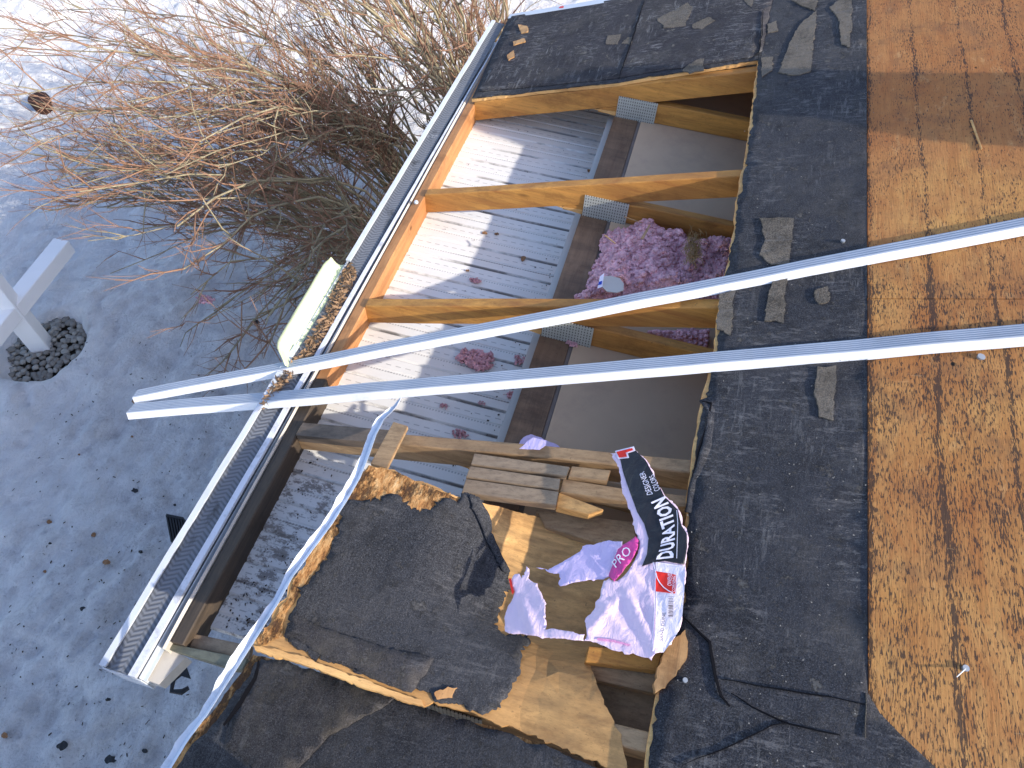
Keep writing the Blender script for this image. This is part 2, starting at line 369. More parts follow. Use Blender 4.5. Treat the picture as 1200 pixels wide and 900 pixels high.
def m_plate():
    n = NT('galvanised_plate', .45, .5, .15)
    br = n.N('ShaderNodeTexBrick'); v = n.mapd((1, 1, 1), rot=(math.radians(-90), 0, 0))
    n.L(v, br.inputs['Vector']); br.inputs['Scale'].default_value = 1.0
    br.inputs['Color1'].default_value = (0, 0, 0, 1); br.inputs['Color2'].default_value = (0, 0, 0, 1); br.inputs['Mortar'].default_value = (1, 1, 1, 1)
    br.offset = .0; br.inputs['Brick Width'].default_value = .0095; br.inputs['Row Height'].default_value = .0135; br.inputs['Mortar Size'].default_value = .0034; br.inputs['Mortar Smooth'].default_value = .1
    c = n.mix((.05, .05, .045), n.mix((.36, .37, .34), (.52, .53, .49), n.noise(40)), br.outputs['Color'])
    n.col(c); n.bump(br.outputs['Color'], .8, .002); return n.m
def m_fluff(name, c):
    n = NT(name, .95, .1)
    g = n.noise(38, detail=6, rough=.7); x = n.mix(tuple(k * .72 for k in c), tuple(min(1, k * 1.18) for k in c), n.ramp(g, [(.35, 0.), (.65, 1.)]))
    n.col(x); n.b.inputs['Subsurface Weight'].default_value = .15; n.b.inputs['Subsurface Radius'].default_value = (.01, .006, .008)
    n.bump(n.math('ADD', g, n.vor(120)[0]), .9, .006); return n.m
def m_plastic(name, c, var=.1):
    n = NT(name, .42, .45)
    g = n.noise(7, detail=5, rough=.6, dist=.6); x = n.mix(tuple(k * (1 - var) for k in c), tuple(min(1, k * (1 + var)) for k in c), g)
    n.col(x); n.bump(n.math('ADD', n.noise(16, n.mapd((1.6, .7, 1)), detail=6, rough=.62, dist=1.2), n.math('MULTIPLY', n.noise(70, detail=3), .15)), .55, .012)
    n.b.inputs['Subsurface Weight'].default_value = 0.0
    return n.m

FELT_R = m_felt('felt_granular', brown=.25, scr=.45)
FELT_T = m_felt('felt_smooth', base=(.036, .036, .043), brown=.30, scr=.85, gran=.5)
FELT_P = m_felt('felt_panel', base=(.038, .041, .048), brown=.12, scr=.22, gran=1.0)
FELT_B = m_felt('felt_brownish', base=(.040, .040, .044), brown=.5, scr=.3, gran=1.1, dust=(.105, .09, .068))
REMN = m_felt('shingle_remnant', base=(.125, .112, .092), brown=.25, scr=.3, gran=.7, dust=(.2, .18, .15))
PLY = m_ply()
W_OR = m_wood('orange_spruce', (.55, .265, .062), (.36, .14, .036), (.20, .085, .03), dirt=.22)
W_FA = m_wood('fascia_timber', (.48, .225, .085), (.32, .125, .04), (.2, .1, .05), along='Y')
W_FASH = m_wood('shaded_fascia_timber', (.085, .06, .04), (.04, .03, .022), (.02, .016, .013), along='Y', dirt=.6)  # lower fascia run: shade of the loose sheet painted into the timber colour
W_BR = m_wood('weathered_timber', (.42, .27, .14), (.27, .16, .08), (.12, .07, .04), dirt=.3)
W_PL = m_wood('plate_timber', (.22, .14, .085), (.15, .09, .055), (.08, .055, .04), along='Y', dirt=.5)
W_GR = m_wood('grey_board', (.36, .255, .16), (.25, .17, .105), (.1, .07, .05), dirt=.3)
W_FAD2 = m_wood('grey_rotten_timber', (.17, .125, .09), (.10, .075, .055), (.04, .03, .025), dirt=.5)
W_MOSS = m_wood('mossy_board', (.19, .185, .13), (.11, .11, .08), (.06, .06, .05), dirt=.3)
W_PLY = m_wood('ply_face', (.64, .36, .13), (.43, .22, .075), (.20, .10, .04), rot=.35, dirt=.45)
W_EDGE = m_wood('torn_ply', (.66, .37, .15), (.42, .19, .065), (.10, .05, .025), along='Y', knots=False, dirt=.35)
def m_torn():
    n = NT('torn_plywood', .9, .1)
    v = n.mapd((1, .35, 1), rot=(0, 0, .5)); g = n.noise(70, v, detail=9, rough=.8); h = n.noise(18, n.mapd((1, .6, 1), rot=(0, 0, .5)), detail=9, rough=.8)
    c = n.ramp(g, [(.36, (.16, .07, .03)), (.46, (.50, .24, .085)), (.56, (.66, .38, .16)), (.66, (.75, .52, .28))])
    c = n.mix(c, (.07, .04, .028), n.ramp(h, [(.50, 0.), (.57, .9)]))
    n.col(c); n.bump(n.math('SUBTRACT', n.math('ADD', g, n.math('MULTIPLY', n.noise(25, v, detail=8, rough=.8), 1.5)), n.ramp(h, [(.50, 0.), (.57, .6)])), 1.0, .008); return n.m
W_TORN = m_torn()
W_LAYER = m_wood('ply_edge', (.70, .42, .16), (.5, .24, .08), (.3, .14, .06), knots=False)
SNOW = m_snow(); SOFF = m_soffit(); GUARD = m_guard(); PLATE = m_plate()
WHITE = m_plain('white_coated_metal', (.56, .59, .63), .3, .5, dirt=.12)
WHITE_B = m_plain('bent_white_metal', (.68, .72, .78), .3, .5, dirt=.25, dscale=30)
WHITE_S = m_plain('scuffed_white_metal', (.62, .64, .69), .4, .4, dirt=.5, dscale=22)
BARW = m_plain('white_channel', (.70, .71, .72), .35, .5, dirt=.15)
BAR_DIM = m_plain('channel_dim_face', (.37, .41, .47), .28, .5, dirt=.15)  # upper face of the white channel, its weaker light painted into the colour
BLUEW = m_plain('grey_blue_metal', (.50, .55, .60), .35, .5, dirt=.3)
BEIGE = m_plain('beige_metal', (.55, .50, .43), .4, .5, dirt=.2)
DRYW = m_plain('grey_drywall_back', (.52, .38, .255), .9, .1, dirt=.25, var=.08, dcol=(.25, .2, .17), dscale=7)
PINK = m_fluff('pink_insulation', (.80, .46, .50)); PINK2 = m_fluff('faded_pink_insulation', (.72, .38, .40))
LILAC = m_plastic('lilac_plastic', (.76, .58, .70)); LILAC2 = m_plastic('inner_lilac_plastic', (.62, .50, .74))
BLACKP = m_plastic('black_print_plastic', (.014, .014, .018), .3); MAG = m_plastic('magenta_plastic', (.55, .05, .26))
PWHITE = m_plain('print_white', (.80, .76, .84), .5, .3, bump=0); PRED = m_plain('print_red', (.72, .03, .02), .5, .3, bump=0)
PDARK = m_plain('print_dark', (.10, .08, .10), .5, .3, bump=0)
GREENV = m_plain('pale_green_vinyl', (.60, .66, .41), .45, .4, dirt=.05)
LEAFM = m_plain('dead_leaf', (.26, .14, .07), .8, .2, var=.4)
LITTER = m_plain('leaf_litter', (.30, .19, .11), .85, .2, var=.6, dirt=.4)
BARK = m_plain('shrub_bark', (.31, .26, .165), .85, .2, var=.5, dirt=.75, dcol=(.05, .04, .03)); TWIG = m_plain('shrub_twig', (.29, .165, .105), .8, .2, var=.4)
BLACK = m_plain('black_plastic', (.012, .012, .013), .5, .4)
STONE = m_plain('river_stone', (.20, .19, .17), .8, .3, var=.35, dirt=.3, dscale=6); STONE2 = m_plain('pale_river_stone', (.30, .29, .26), .8, .3, var=.3)
GRAV = m_plain('dark_gravel_soil', (.035, .032, .028), .95, .1, var=.4)
POSTW = m_plain('white_painted_post', (.82, .82, .82), .5, .4, var=.04)
CARD = m_plain('grey_card', (.50, .46, .42), .8, .2, var=.05); BLUEP = m_plain('print_blue', (.02, .06, .45), .5, .3, bump=0)
STRAW = m_plain('dry_straw', (.33, .22, .10), .9, .1, var=.5)
GALV = m_plain('grey_metal_pole', (.36, .38, .40), .4, .5, .5)
SIDING = m_plain('wall_siding', (.55, .53, .48), .6, .3)
CRACK = m_plain('black_gap_tar', (.006, .006, .008), .9, .1)
RUST = m_plain('rust_brown', (.05, .022, .016), .8, .2, var=.3)

# ------------------------------------------------------------------ ground
def snowz(x, y):
    z = .10 * fbm(x, y, .35, 3.1) + .055 * fbm(x, y, 1.3, 1.0, 4) + .05 * abs(fbm(x, y, 3.2, 7.7, 4)) + .022 * fbm(x, y, 12, 2.2, 4)
    # trodden area: ridges along the house
    t = max(0, min(1, (x + 4.6) / 1.6)) * max(0, min(1, (4.0 - y) / 1.5))
    z -= t * (.05 * max(0, nz(x * 1.2 - y * .35, y * .5, 4.4, 5.5)) + .03 * max(0, nz(x, y, 9.1, 11)) )
    return z
def axis(a, b, st, far):
    L = []; v = a
    while v <= b: L.append(v); v += st
    s = st; v = a; lo_ = []
    while v > -far: s *= 1.5; v -= s; lo_.append(v)
    s = st; v = b; hi = []
    while v < far: s *= 1.5; v += s; hi.append(v)
    return lo_[::-1] + L + hi
ROCK_C = pz(52, 408, Z(-4.5))
def rockd(x, y): return ((x - ROCK_C.x) / .24) ** 2 + ((y - ROCK_C.y) / .29) ** 2
xs = axis(-8.5, -.9, .033, 500); ys = axis(-.6, 9.0, .036, 500)
V = []; Fc = []
for y in ys:
    for x in xs:
        near = -9 < x < 0 and -1 < y < 9.6
        z = snowz(x, y) if near else 0.10 * fbm(x, y, .35, 3.1) * max(0, 1 - max(abs(x), abs(y)) / 60)
        d = rockd(x, y) + .35 * nz(x, y, 5.5, 9)
        if d < 1.6: z = z * max(0, min(1, (d - 1.0) / .6)) - .09 * max(0, min(1, (1.6 - d) / .6))
        V.append((x, y, z))
nx = len(xs)
for j in range(len(ys) - 1):
    for i in range(nx - 1): Fc.append((j * nx + i, j * nx + i + 1, (j + 1) * nx + i + 1, (j + 1) * nx + i))
snow = mk('snow_ground', V, Fc, SNOW, smooth=True); tag(snow, kind='structure')

# ------------------------------------------------------------------ house
XE, XR, YN = -.892, 4.2, 3.5
house = thing('house', (0, 0, 0))
tag(house, 'house roof with torn open eave, black felt, bare orange plywood and exposed rafters', 'house')
def rz(x, y=0): return roofz(x)
TY = [2.735, 2.087, 1.477, .927]
W38 = .038
# deck outline along the torn opening (photo order: from the top left of the hole, down its right side)
HOLE = [(553, 117), (640, 107), (720, 99), (800, 86), (888, 72), (884, 110), (880, 135), (874, 180), (868, 205), (862, 245), (858, 280), (852, 312), (846, 345), (840, 372), (838, 405),
        (830, 440), (820, 480), (813, 520), (808, 560), (804, 610), (803, 660), (800, 705), (790, 735), (778, 775), (768, 820), (761, 860), (756, 900)]
hp = plan(HOLE, .012)
XC = rp(1015, 450, .012)[0]
deckP = [(-.945, YN), (XC + .002, YN), (XC + .002, -3.0), (.30, -3.0), (.27, -.3)] + rag(hp[::-1], .0035, .02, 3, skip=(len(hp) - 1,))
slab('roof_deck', deckP, lambda x, y: roofz(x) + .0135, .0125, .12, W_LAYER, house)
feltP = [(-.95, YN), (XC, YN), (XC, rp(1015, 815)[1])] + plan([(1030, 836), (1055, 862), (1095, 900)], .014) + [(.95, -.2), (1.15, -3.0), (.31, -3.0), (.28, -.3)] + rag([(x + (.006 if i > 4 else 0), y + (.004 if i < 5 else 0)) for i, (x, y) in list(enumerate(hp))[::-1]], .006, .012, 5, skip=(len(hp) - 1,))
def feltz(x, y): return roofz(x) + .0175 + .0022 * fbm(x, y, 6, 2.0, 3) + (.004 * max(0, fbm(x, y, 9, 8.0, 3)) if y < .9 else 0)
slab('felt_underlayment', feltP, feltz, .003, .035, FELT_R, house, smooth=True)
# smoother, older felt sheet above the hole
topP = plan([(560, 108), (700, 95), (880, 68), (893, 60), (905, 0)], .018) + [(.36, YN - .012), (-.935, YN - .012)]
slab('felt_underlayment', rag(topP, .003, .03, 2), lambda x, y: feltz(x, y) + .0035, .0025, .05, FELT_T, house, smooth=True)
# plywood sheets, bare
YS = rp(1100, 354)[1]
for (a, b) in ((YS + .0015, YN), (YS - 1.2185, YS - .0015), (-3.0, YS - 1.2215)):
    for (x0, x1) in ((XC + .004, 1.82), (1.823, 3.04), (3.043, XR)):
        slab('plywood_sheet', [(x0, a), (x1, a), (x1, b), (x0, b)], lambda x, y: roofz(x) + .0125, .0115, 0, PLY, house)
# far slope
mb = MB(); mb.quadbox([(XR, -3, roofz(XR) - .02), (XR, YN, roofz(XR) - .02), (9.3, YN, roofz(-.9)), (9.3, -3, roofz(-.9))], [(XR, -3, roofz(XR) + .012), (XR, YN, roofz(XR) + .012), (9.3, YN, roofz(-.9) + .03), (9.3, -3, roofz(-.9) + .03)])
mb.build('far_roof_slope', PLY, house)
# shingle remnants stuck on the felt
REM = [[(912, 85), (925, 50), (938, 28), (953, 15), (957, 12), (950, 84), (930, 88)], [(928, 0), (958, -6), (955, 12), (944, 8)], [(983, 0), (998, 0), (996, 55), (986, 52), (984, 25), (972, 8)],
       [(770, 22), (806, 3), (812, 8), (803, 30), (778, 33)], [(812, 28), (830, 20), (838, 24), (822, 34), (812, 33)], [(800, 82), (816, 70), (825, 68), (825, 82), (808, 86)],
       [(892, 68), (906, 66), (905, 82), (893, 90)], [(890, 255), (930, 256), (925, 308), (905, 310), (890, 298), (897, 280)],
       [(905, 330), (923, 325), (918, 379), (896, 376), (899, 355)], [(843, 345), (862, 340), (856, 393), (840, 386)], [(958, 430), (980, 428), (977, 493), (960, 488), (954, 460)],
       [(955, 340), (970, 335), (972, 352), (960, 356)], [(735, 44), (742, 43), (739, 52), (728, 51)], [(712, 42), (728, 40), (724, 52), (710, 52)], [(899, 28), (910, 24), (912, 36), (900, 38)], [(872, 0), (885, -4), (880, 8)]]
for i, q in enumerate(REM):
    slab('shingle_remnant', rag(plan(q, .022), .004, .008, i), lambda x, y: feltz(x, y) + .0052 + .0008 * fbm(x, y, 30, 1), .004, .015, REMN, house, seed=i)
for i, q in enumerate([[(607, 30), (618, 32), (619, 38), (611, 40)], [(601, 50), (614, 46), (616, 50), (602, 54)], [(594, 66), (602, 60), (603, 68), (596, 72)]]):
    slab('wood_splinter', rag(plan(q, .02), .003, .006, i), lambda x, y: feltz(x, y) + .009, .005, 0, W_EDGE, house)
# cracks and raised seams in the felt
def ribbon(name, px, wd, off, mat, parent, h=.003):
    pts = [rp(u, v, off) for u, v in px]; mb = MB(); L = []; Rr = []
    fine = []
    for a, b in zip(pts[:-1], pts[1:]):
        k = max(2, int((b - a).length / .012))
        fine += [a.lerp(b, i / k) for i in range(k)]
    fine.append(pts[-1])
    for i, p in enumerate(fine):
        d = (fine[min(i + 1, len(fine) - 1)] - fine[max(i - 1, 0)]).normalized(); s = Vector((-d.y, d.x, 0)).normalized()
        ww = wd * (.25 + .75 * math.sin(math.pi * min(1, max(0, (i + .3) / len(fine))))) * (1 + .5 * nz(i * .4, wd, 1)) ; j = s * (.004 * nz(i * .23, off, 3))
        L.append(p + s * ww / 2 + j); Rr.append(p - s * ww / 2 + j)
    secs = [[l, r, r - Vector((0, 0, h)), l - Vector((0, 0, h))] for l, r in zip(L, Rr)]
    mb.loft(secs); return mb.build(name, mat, parent)
ribbon('felt_tear', [(822, 470), (833, 472), (829, 500), (818, 530), (812, 560)], .008, .0212, CRACK, house)
ribbon('felt_tear', [(800, 722), (818, 740), (832, 752), (838, 790), (845, 815), (855, 828)], .006, .0222, CRACK, house)
ribbon('felt_tear', [(845, 796), (900, 805), (960, 815), (1014, 824)], .002, .0215, CRACK, house)
ribbon('felt_tear', [(857, 812), (880, 828), (925, 848), (985, 862)], .0028, .0218, CRACK, house)
ribbon('felt_tear', [(800, 897), (860, 872), (905, 850), (925, 848)], .0025, .0218, CRACK, house)
ribbon('felt_tear', [(755, 0), (741, 45), (725, 92)], .005, .0245, CRACK, house)
ribbon('felt_tear', [(1015, 812), (1014, 840), (1015, 865)], .0009, .0215, REMN, house)
ribbon('felt_tear', [(894, 12), (893, 40), (888, 72)], .003, .0245, CRACK, house)
# lifted edge of a felt lap, catching the light
def lap(px, wd, hgt):
    pts = [rp(u, v, .02) for u, v in px]; mb = MB(); fine = []
    for a, b in zip(pts[:-1], pts[1:]):
        k = max(2, int((b - a).length / .015)); fine += [a.lerp(b, i / k) for i in range(k)]
    fine.append(pts[-1]); secs = []
    for i, p in enumerate(fine):
        d = (fine[min(i + 1, len(fine) - 1)] - fine[max(i - 1, 0)]).normalized(); s = Vector((-d.y, d.x, 0)).normalized()
        e = math.sin(math.pi * i / (len(fine) - 1)) * (1 + .4 * nz(i * .3, 2, 2)); j = s * .006 * nz(i * .2, 0, 7)
        secs.append([p + s * wd + j, p + s * wd * .4 + Vector((0, 0, hgt * e * .8)) + j, p + Vector((0, 0, hgt * e)) + j, p - s * .004 + Vector((0, 0, hgt * e * .3)) + j, p - s * .006 - Vector((0, 0, .004)) + j, p + s * wd - Vector((0, 0, .004)) + j])
    mb.loft(secs); return mb.build('felt_fold', FELT_R, house, smooth=True)
lap([(822, 468), (832, 480), (826, 520), (812, 560), (806, 600)], .03, .003)

# rafters (top chords), ceiling joists (bottom chords), connector plates
def chord(name, y0, wd, xs_, top, bot, mat, parent, seed, warp=.004):
    mb = MB(); secs = []
    for x in xs_:
        dy = warp * nz(x, seed, 1.3, 2.2); dz = warp * .6 * nz(x, seed, 7.1, 3)
        t = top(x) + dz; b = bot(x) + dz * .5
        e = .003
        secs.append([(x, y0 + dy + e, b), (x, y0 + wd + dy - e, b), (x, y0 + wd + dy, b + e), (x, y0 + wd + dy, t - e), (x, y0 + wd + dy - e, t), (x, y0 + dy + e, t), (x, y0 + dy, t - e), (x, y0 + dy, b + e)])
    mb.loft(secs); return mb.build(name, mat, parent)
def rng(a, b, n): return [a + (b - a) * i / n for i in range(n + 1)]
ZBC = Z(-1.848)
for i, y in enumerate([3.345] + TY + [.29, -.3, -.91]):
    m_ = W_BR if i >= 4 else W_OR
    r = chord('rafter', y, W38, rng(XE if i < 5 else -.5, 1.6, 34), lambda x: roofz(x) - .001, lambda x: roofz(x) - .094, m_, house, i)
    if i == 4: r['label'] = 'weathered rafter with a dark rotten tail'
    chord('ceiling_joist', y + .002, W38 - .004, rng(-.335, 1.6, 20), lambda x: min(ZBC + .091, roofz(x) - .095), lambda x: ZBC, m_, house, i + 20, .0015)
    mb = MB()
    for (x0, x1, z0, z1) in ((-.257, -.092, Z(-1.853), Z(-1.752)),):
        mb.box(x0, x1, y - .0045, y - .0035 + .0022, z0, z1)
    mb.build('connector_plate', PLATE, r, bevel=0)
    if i < 6:                                   # small wedge block under the heel
        mb = MB(); mb.quadbox([(-.36, y + .001, ZBC + .012), (-.26, y + .001, ZBC - .002), (-.26, y + .001, ZBC + .02)], [(-.36, y + .036, ZBC + .012), (-.26, y + .036, ZBC - .002), (-.26, y + .036, ZBC + .02)]); mb.build('wedge_block', W_LAYER, r)
# a grey rotten sleeve on the tail of the fourth rafter is darker wood: a sister board
y = TY[3]
mb = MB(); secs = []
for x in rng(XE + .004, -.56, 8): secs.append([(x, y - .001, roofz(x) - .04), (x, y + .043, roofz(x) - .04), (x, y + .043, roofz(x) + .004), (x, y - .004, roofz(x) + .003 + .002 * nz(x, 1, 1, 20))])
mb.loft(secs); mb.build('rotten_tail', W_FAD2, house)

# wall plate, ceiling, soffit, wall
mb = MB(); mb.box(-.262, -.160, -3, YN - .05, ZBC - .038, ZBC - .001); mb.build('wall_plate', W_PL, house)
mb = MB()
for a, b in ((-3, 2.16), (2.163, YN - .06)): mb.box(-.146, 4.1, a, b, ZBC - .0135, ZBC - .001)
mb.build('ceiling_board', DRYW, house)
mb = MB(); mb.box(-.159, -.147, -3, YN - .06, ZBC - .03, ZBC - .006); mb.build('tape_edge', m_plain('dusty_gap', (.20, .17, .15), .9, .1, var=.4, dirt=.5), house)
ZS = Z(-2.03)
V = []; Fc = []; prof = []
y = .345; 
while y < YN - .03:
    for dy, dz in ((0, -.007), (.006, 0), (.038, 0), (.041, -.003), (.048, -.003), (.051, 0), (.094, 0)): prof.append((y + dy, dz))
    y += .102
xs_ = rng(-.95, -.262, 22)
for (yy, dz) in prof:
    for x in xs_: V.append((x, yy, ZS + dz + .002 * nz(x, yy, 1, 3)))
k = len(xs_)
for j in range(len(prof) - 1):
    for i in range(k - 1): Fc.append((j * k + i, j * k + i + 1, (j + 1) * k + i + 1, (j + 1) * k + i))
mk('soffit', V, Fc, SOFF, house)
mb = MB(); mb.box(-.275, -.245, .345, YN - .04, ZS - .002, ZS + .006); mb.box(-.2465, -.241, .345, YN - .04, ZS - .002, ZS + .02)
mb.build('soffit_channel', m_plain('channel_metal', (.62, .61, .58), .4, .5, dirt=.6, dcol=(.06, .045, .035), dscale=18), house)
for i in range(0, 34): # nail slots in the channel
    pass
mb = MB(); mb.box(-.29, -.15, -3, YN - .06, 0, ZBC - .039); mb.box(-.15, 8.6, YN - .2, YN - .06, 0, ZBC); mb.box(8.6, 8.74, -3, YN - .06, 0, ZBC); mb.box(-.15, 8.6, -3, -2.86, 0, ZBC)
mb.build('wall', SIDING, house)
mb = MB(); mb.quadbox([(-.15, YN - .199, ZBC), (8.6, YN - .199, ZBC), (XR, YN - .199, roofz(XR) - .1)], [(-.15, YN - .061, ZBC), (8.6, YN - .061, ZBC), (XR, YN - .061, roofz(XR) - .1)]); mb.build('gable_wall', SIDING, house)
# fascia
def fascia(y0, y1, mat, name='fascia_board'):
    mb = MB(); secs = []
    for yy in rng(y0, y1, 26):
        dx = .003 * nz(yy, 3, 1, 2); t = roofz(-.905) - .006
        secs.append([(-.935 + dx, yy, Z(-2.045)), (-.893 + dx, yy, Z(-2.045)), (-.893 + dx, yy, t - .003), (-.897 + dx, yy, t), (-.931 + dx, yy, t - .009), (-.935 + dx, yy, t - .013)])
    mb.loft(secs); return mb.build(name, mat, house)
fascia(1.152, YN, W_FA); f2 = fascia(.272, 1.150, W_FASH); f2['label'] = 'lower fascia board with shade in its dark colour'
mb = MB()
for yy, x in ((2.04, -.912),):
    mb.blob((x, yy, roofz(-.9) - .002), .009, 1, 0, 2)
mb.build('nail_head', WHITE, house, smooth=True)
# thin folded drip edge between fascia and gutter
mb = MB(); mb.loft([[(-.947 + .0015 * nz(yy, 2, 2, 9), yy, Z(-2.0)), (-.939, yy, Z(-2.0)), (-.939, yy, Z(-1.944)), (-.944 + .003 * nz(yy, 0, 0, 4), yy, Z(-1.938)), (-.947, yy, Z(-1.944))] for yy in rng(.25, 3.46, 80)]); mb.build('drip_edge', BEIGE, house)
# gutter
def gx(yy): return .045 * (yy - .17) / 3.3
def strip(x0, x1, z0, z1, ya, yb, n=40, w=0.0):
    m_ = MB(); m_.loft([[(x0 + gx(yy) + w * nz(yy, 1, 1, 5), yy, z0), (x1 + gx(yy) * (1 if x1 < -1 else .6) + w * nz(yy, 1, 1, 5), yy, z0), (x1 + gx(yy) * (1 if x1 < -1 else .6) + w * nz(yy, 1, 1, 5), yy, z1), (x0 + gx(yy) + w * nz(yy, 1, 1, 5), yy, z1)] for yy in rng(ya, yb, n)]); return m_
GA, GB = .17, 3.47
g = strip(-1.075, -1.072, Z(-2.06), Z(-1.950), GA, GB)
q = strip(-1.072, -.968, Z(-2.062), Z(-2.059), GA, GB); n0 = len(g.v); g.v += q.v; g.f += [tuple(i + n0 for i in f) for f in q.f]
q = strip(-.968, -.965, Z(-2.06), Z(-1.952), GA, GB); n0 = len(g.v); g.v += q.v; g.f += [tuple(i + n0 for i in f) for f in q.f]
gut = g.build('gutter', WHITE, house)
strip(-1.078, -1.060, Z(-1.950), Z(-1.943), GA, 1.26, w=.002).build('gutter_lip', WHITE, gut)
strip(-1.078, -1.060, Z(-1.950), Z(-1.943), 1.68, GB, w=.002).build('gutter_lip', WHITE, gut)
strip(-1.0598, -.993, Z(-1.956), Z(-1.952), GA, GB, w=.001).build('gutter_guard', GUARD, gut)
strip(-.9925, -.972, Z(-1.954), Z(-1.941), GA - .002, GB, w=.0015).build('guard_rail', BLUEW if False else WHITE_S, gut)
strip(-.9715, -.955, Z(-1.975), Z(-1.972), GA, GB, w=.001).build('gutter_flange', BLUEW, gut)
mb = MB(); mb.quadbox([(-1.075, GA - .004, Z(-1.96)), (-.965, GA - .004, Z(-1.96)), (-.965, GA - .004, Z(-2.06)), (-1.05, GA - .004, Z(-2.06))], [(-1.075, GA - .001, Z(-1.96)), (-.965, GA - .001, Z(-1.96)), (-.965, GA - .001, Z(-2.06)), (-1.05, GA - .001, Z(-2.06))]); mb.build('end_cap', WHITE, gut)
# boxed end of the eave, below the fascia end
P = plan([(160, 792), (180, 763), (204, 763), (218, 770), (186, 802)], z=Z(-1.985)); slab('eave_end_plate', P, lambda x, y: Z(-1.985), .05, 0, BEIGE, house)
# rake flashing at the far edge of the roof
mb = MB(); mb.loft([[(x, YN - .028, roofz(x) + .021), (x, YN + .012, roofz(x) + .022), (x, YN + .014, roofz(x) - .06), (x, YN + .012, roofz(x) - .06), (x, YN + .009, roofz(x) + .019), (x, YN - .028, roofz(x) + .0192)] for x in rng(-.95, XR, 30)]); rk = mb.build('rake_flashing', WHITE, house)
p = rp(655, 13, .03); slab('red_mark', [(p.x - .012, YN - .01), (p.x + .012, YN - .014), (p.x + .01, YN + .002), (p.x - .008, YN + .004)], lambda x, y: roofz(x) + .0235, .001, 0, PRED, rk)

# deck still in place below the loose sheet
P2 = [(195, 902), (215, 872), (246, 836), (272, 800), (296, 766), (330, 775), (400, 795), (500, 830), (600, 860), (700, 900), (735, 930), (720, 1010), (120, 1010)]
p2 = plan(P2, .0)
slab('roof_deck', rag(p2, .004, .02, 4), lambda x, y: roofz(x) - .006, .013, .1, W_TORN, house)
P2f = [(205, 902), (225, 872), (258, 838), (285, 800), (306, 772), (400, 795), (500, 830), (600, 860), (700, 900), (720, 930), (700, 1010), (120, 1010)]
p2f = plan(P2f, .0)
fz2 = lambda x, y: roofz(x) + .0 + .003 * fbm(x, y, 7, 2.5, 3)
slab('felt_underlayment', rag(p2f, .004, .015, 6), fz2, .003, .03, FELT_P, house, smooth=True)
slab('felt_underlayment', rag(plan([(299, 776), (330, 772), (400, 795), (462, 818), (450, 828), (412, 848), (385, 862), (350, 900), (330, 925), (262, 872), (270, 838), (285, 810)], .004), .004, .014, 9), lambda x, y: fz2(x, y) + .0035, .003, .03, FELT_B, house, smooth=True)
ribbon('felt_tear', [(303, 774), (298, 795), (283, 822), (262, 850)], .012, .0065, CRACK, house)

# ------------------------------------------------------------------ loose plywood sheet with felt
def lerp(a, b, t): return a + (b - a) * max(0, min(1, t))
def p1off(x, y): 
    o = lerp(.0, .155, (.0 - x) / .72)
    a = max(0, min(1, (x + .36) / .3)); b = max(0, min(1, (y - .38) / .16)); a = a * a * (3 - 2 * a); b = b * b * (3 - 2 * b)
    return o - .095 * a * b
def P1p(px, extra=0.0):
    out = []
    for u, v in px:
        o = .05
        for _ in range(5):
            q = rp(u, v, o + extra); o = p1off(q.x, q.y)
        out.append((q.x, q.y))
    return out
P1 = [(432, 545), (442, 548), (455, 550), (470, 555), (483, 562), (505, 568), (520, 576), (548, 585), (600, 598), (650, 612), (700, 628), (748, 648), (752, 700), (748, 745), (695, 760), (686, 768), (695, 788), (705, 815), (720, 850), (735, 900),
      (700, 891), (650, 872), (600, 851), (560, 838), (530, 830), (497, 828), (450, 812), (400, 793), (350, 772), (297, 757), (306, 742), (318, 728), (322, 712), (336, 700), (340, 680), (356, 664), (358, 648), (372, 634), (378, 615), (392, 600), (398, 584), (412, 568)]
sheet = thing('loose_deck_section', (-.3, .6, roofz(-.3)))
tag(sheet, 'broken loose plywood panel under ragged black felt, across the lower roof hole', 'panel')
p1z = lambda x, y: roofz(x) + p1off(x, y) + .002 * fbm(x, y, 5, 3, 2)
slab('plywood_board', rag(P1p(P1), .006, .012, 11), p1z, .012, .03, W_PLY, sheet, smooth=False)
P1F = [(333, 746), (338, 722), (352, 700), (362, 685), (375, 668), (386, 648), (398, 625), (402, 605), (400, 592), (425, 588), (447, 588), (457, 579), (472, 589), (482, 598), (492, 601), (505, 598), (515, 588), (523, 584), (538, 591), (540, 578), (548, 577),
       (562, 583), (575, 607), (577, 630), (588, 650), (598, 668), (601, 690), (590, 705), (583, 722), (588, 742), (606, 742), (620, 748), (622, 754), (612, 770), (610, 790), (600, 800), (594, 818), (582, 832), (565, 838), (550, 834), (530, 824), (515, 824), (505, 812), (470, 803), (400, 778), (355, 762)]
slab('felt_cover', rag(P1p(P1F, .004), .011, .006, 12), lambda x, y: p1z(x, y) + .0045 + .003 * max(0, fbm(x, y, 8, 5, 3)), .003, .02, FELT_P, sheet, smooth=True)
slab('felt_cover', rag(P1p([(333, 744), (345, 718), (375, 735), (430, 752), (480, 765), (508, 772), (490, 800), (482, 812), (440, 797), (390, 775)], .006), .005, .012, 13), lambda x, y: p1z(x, y) + .009, .0025, .03, FELT_B, sheet, smooth=True)
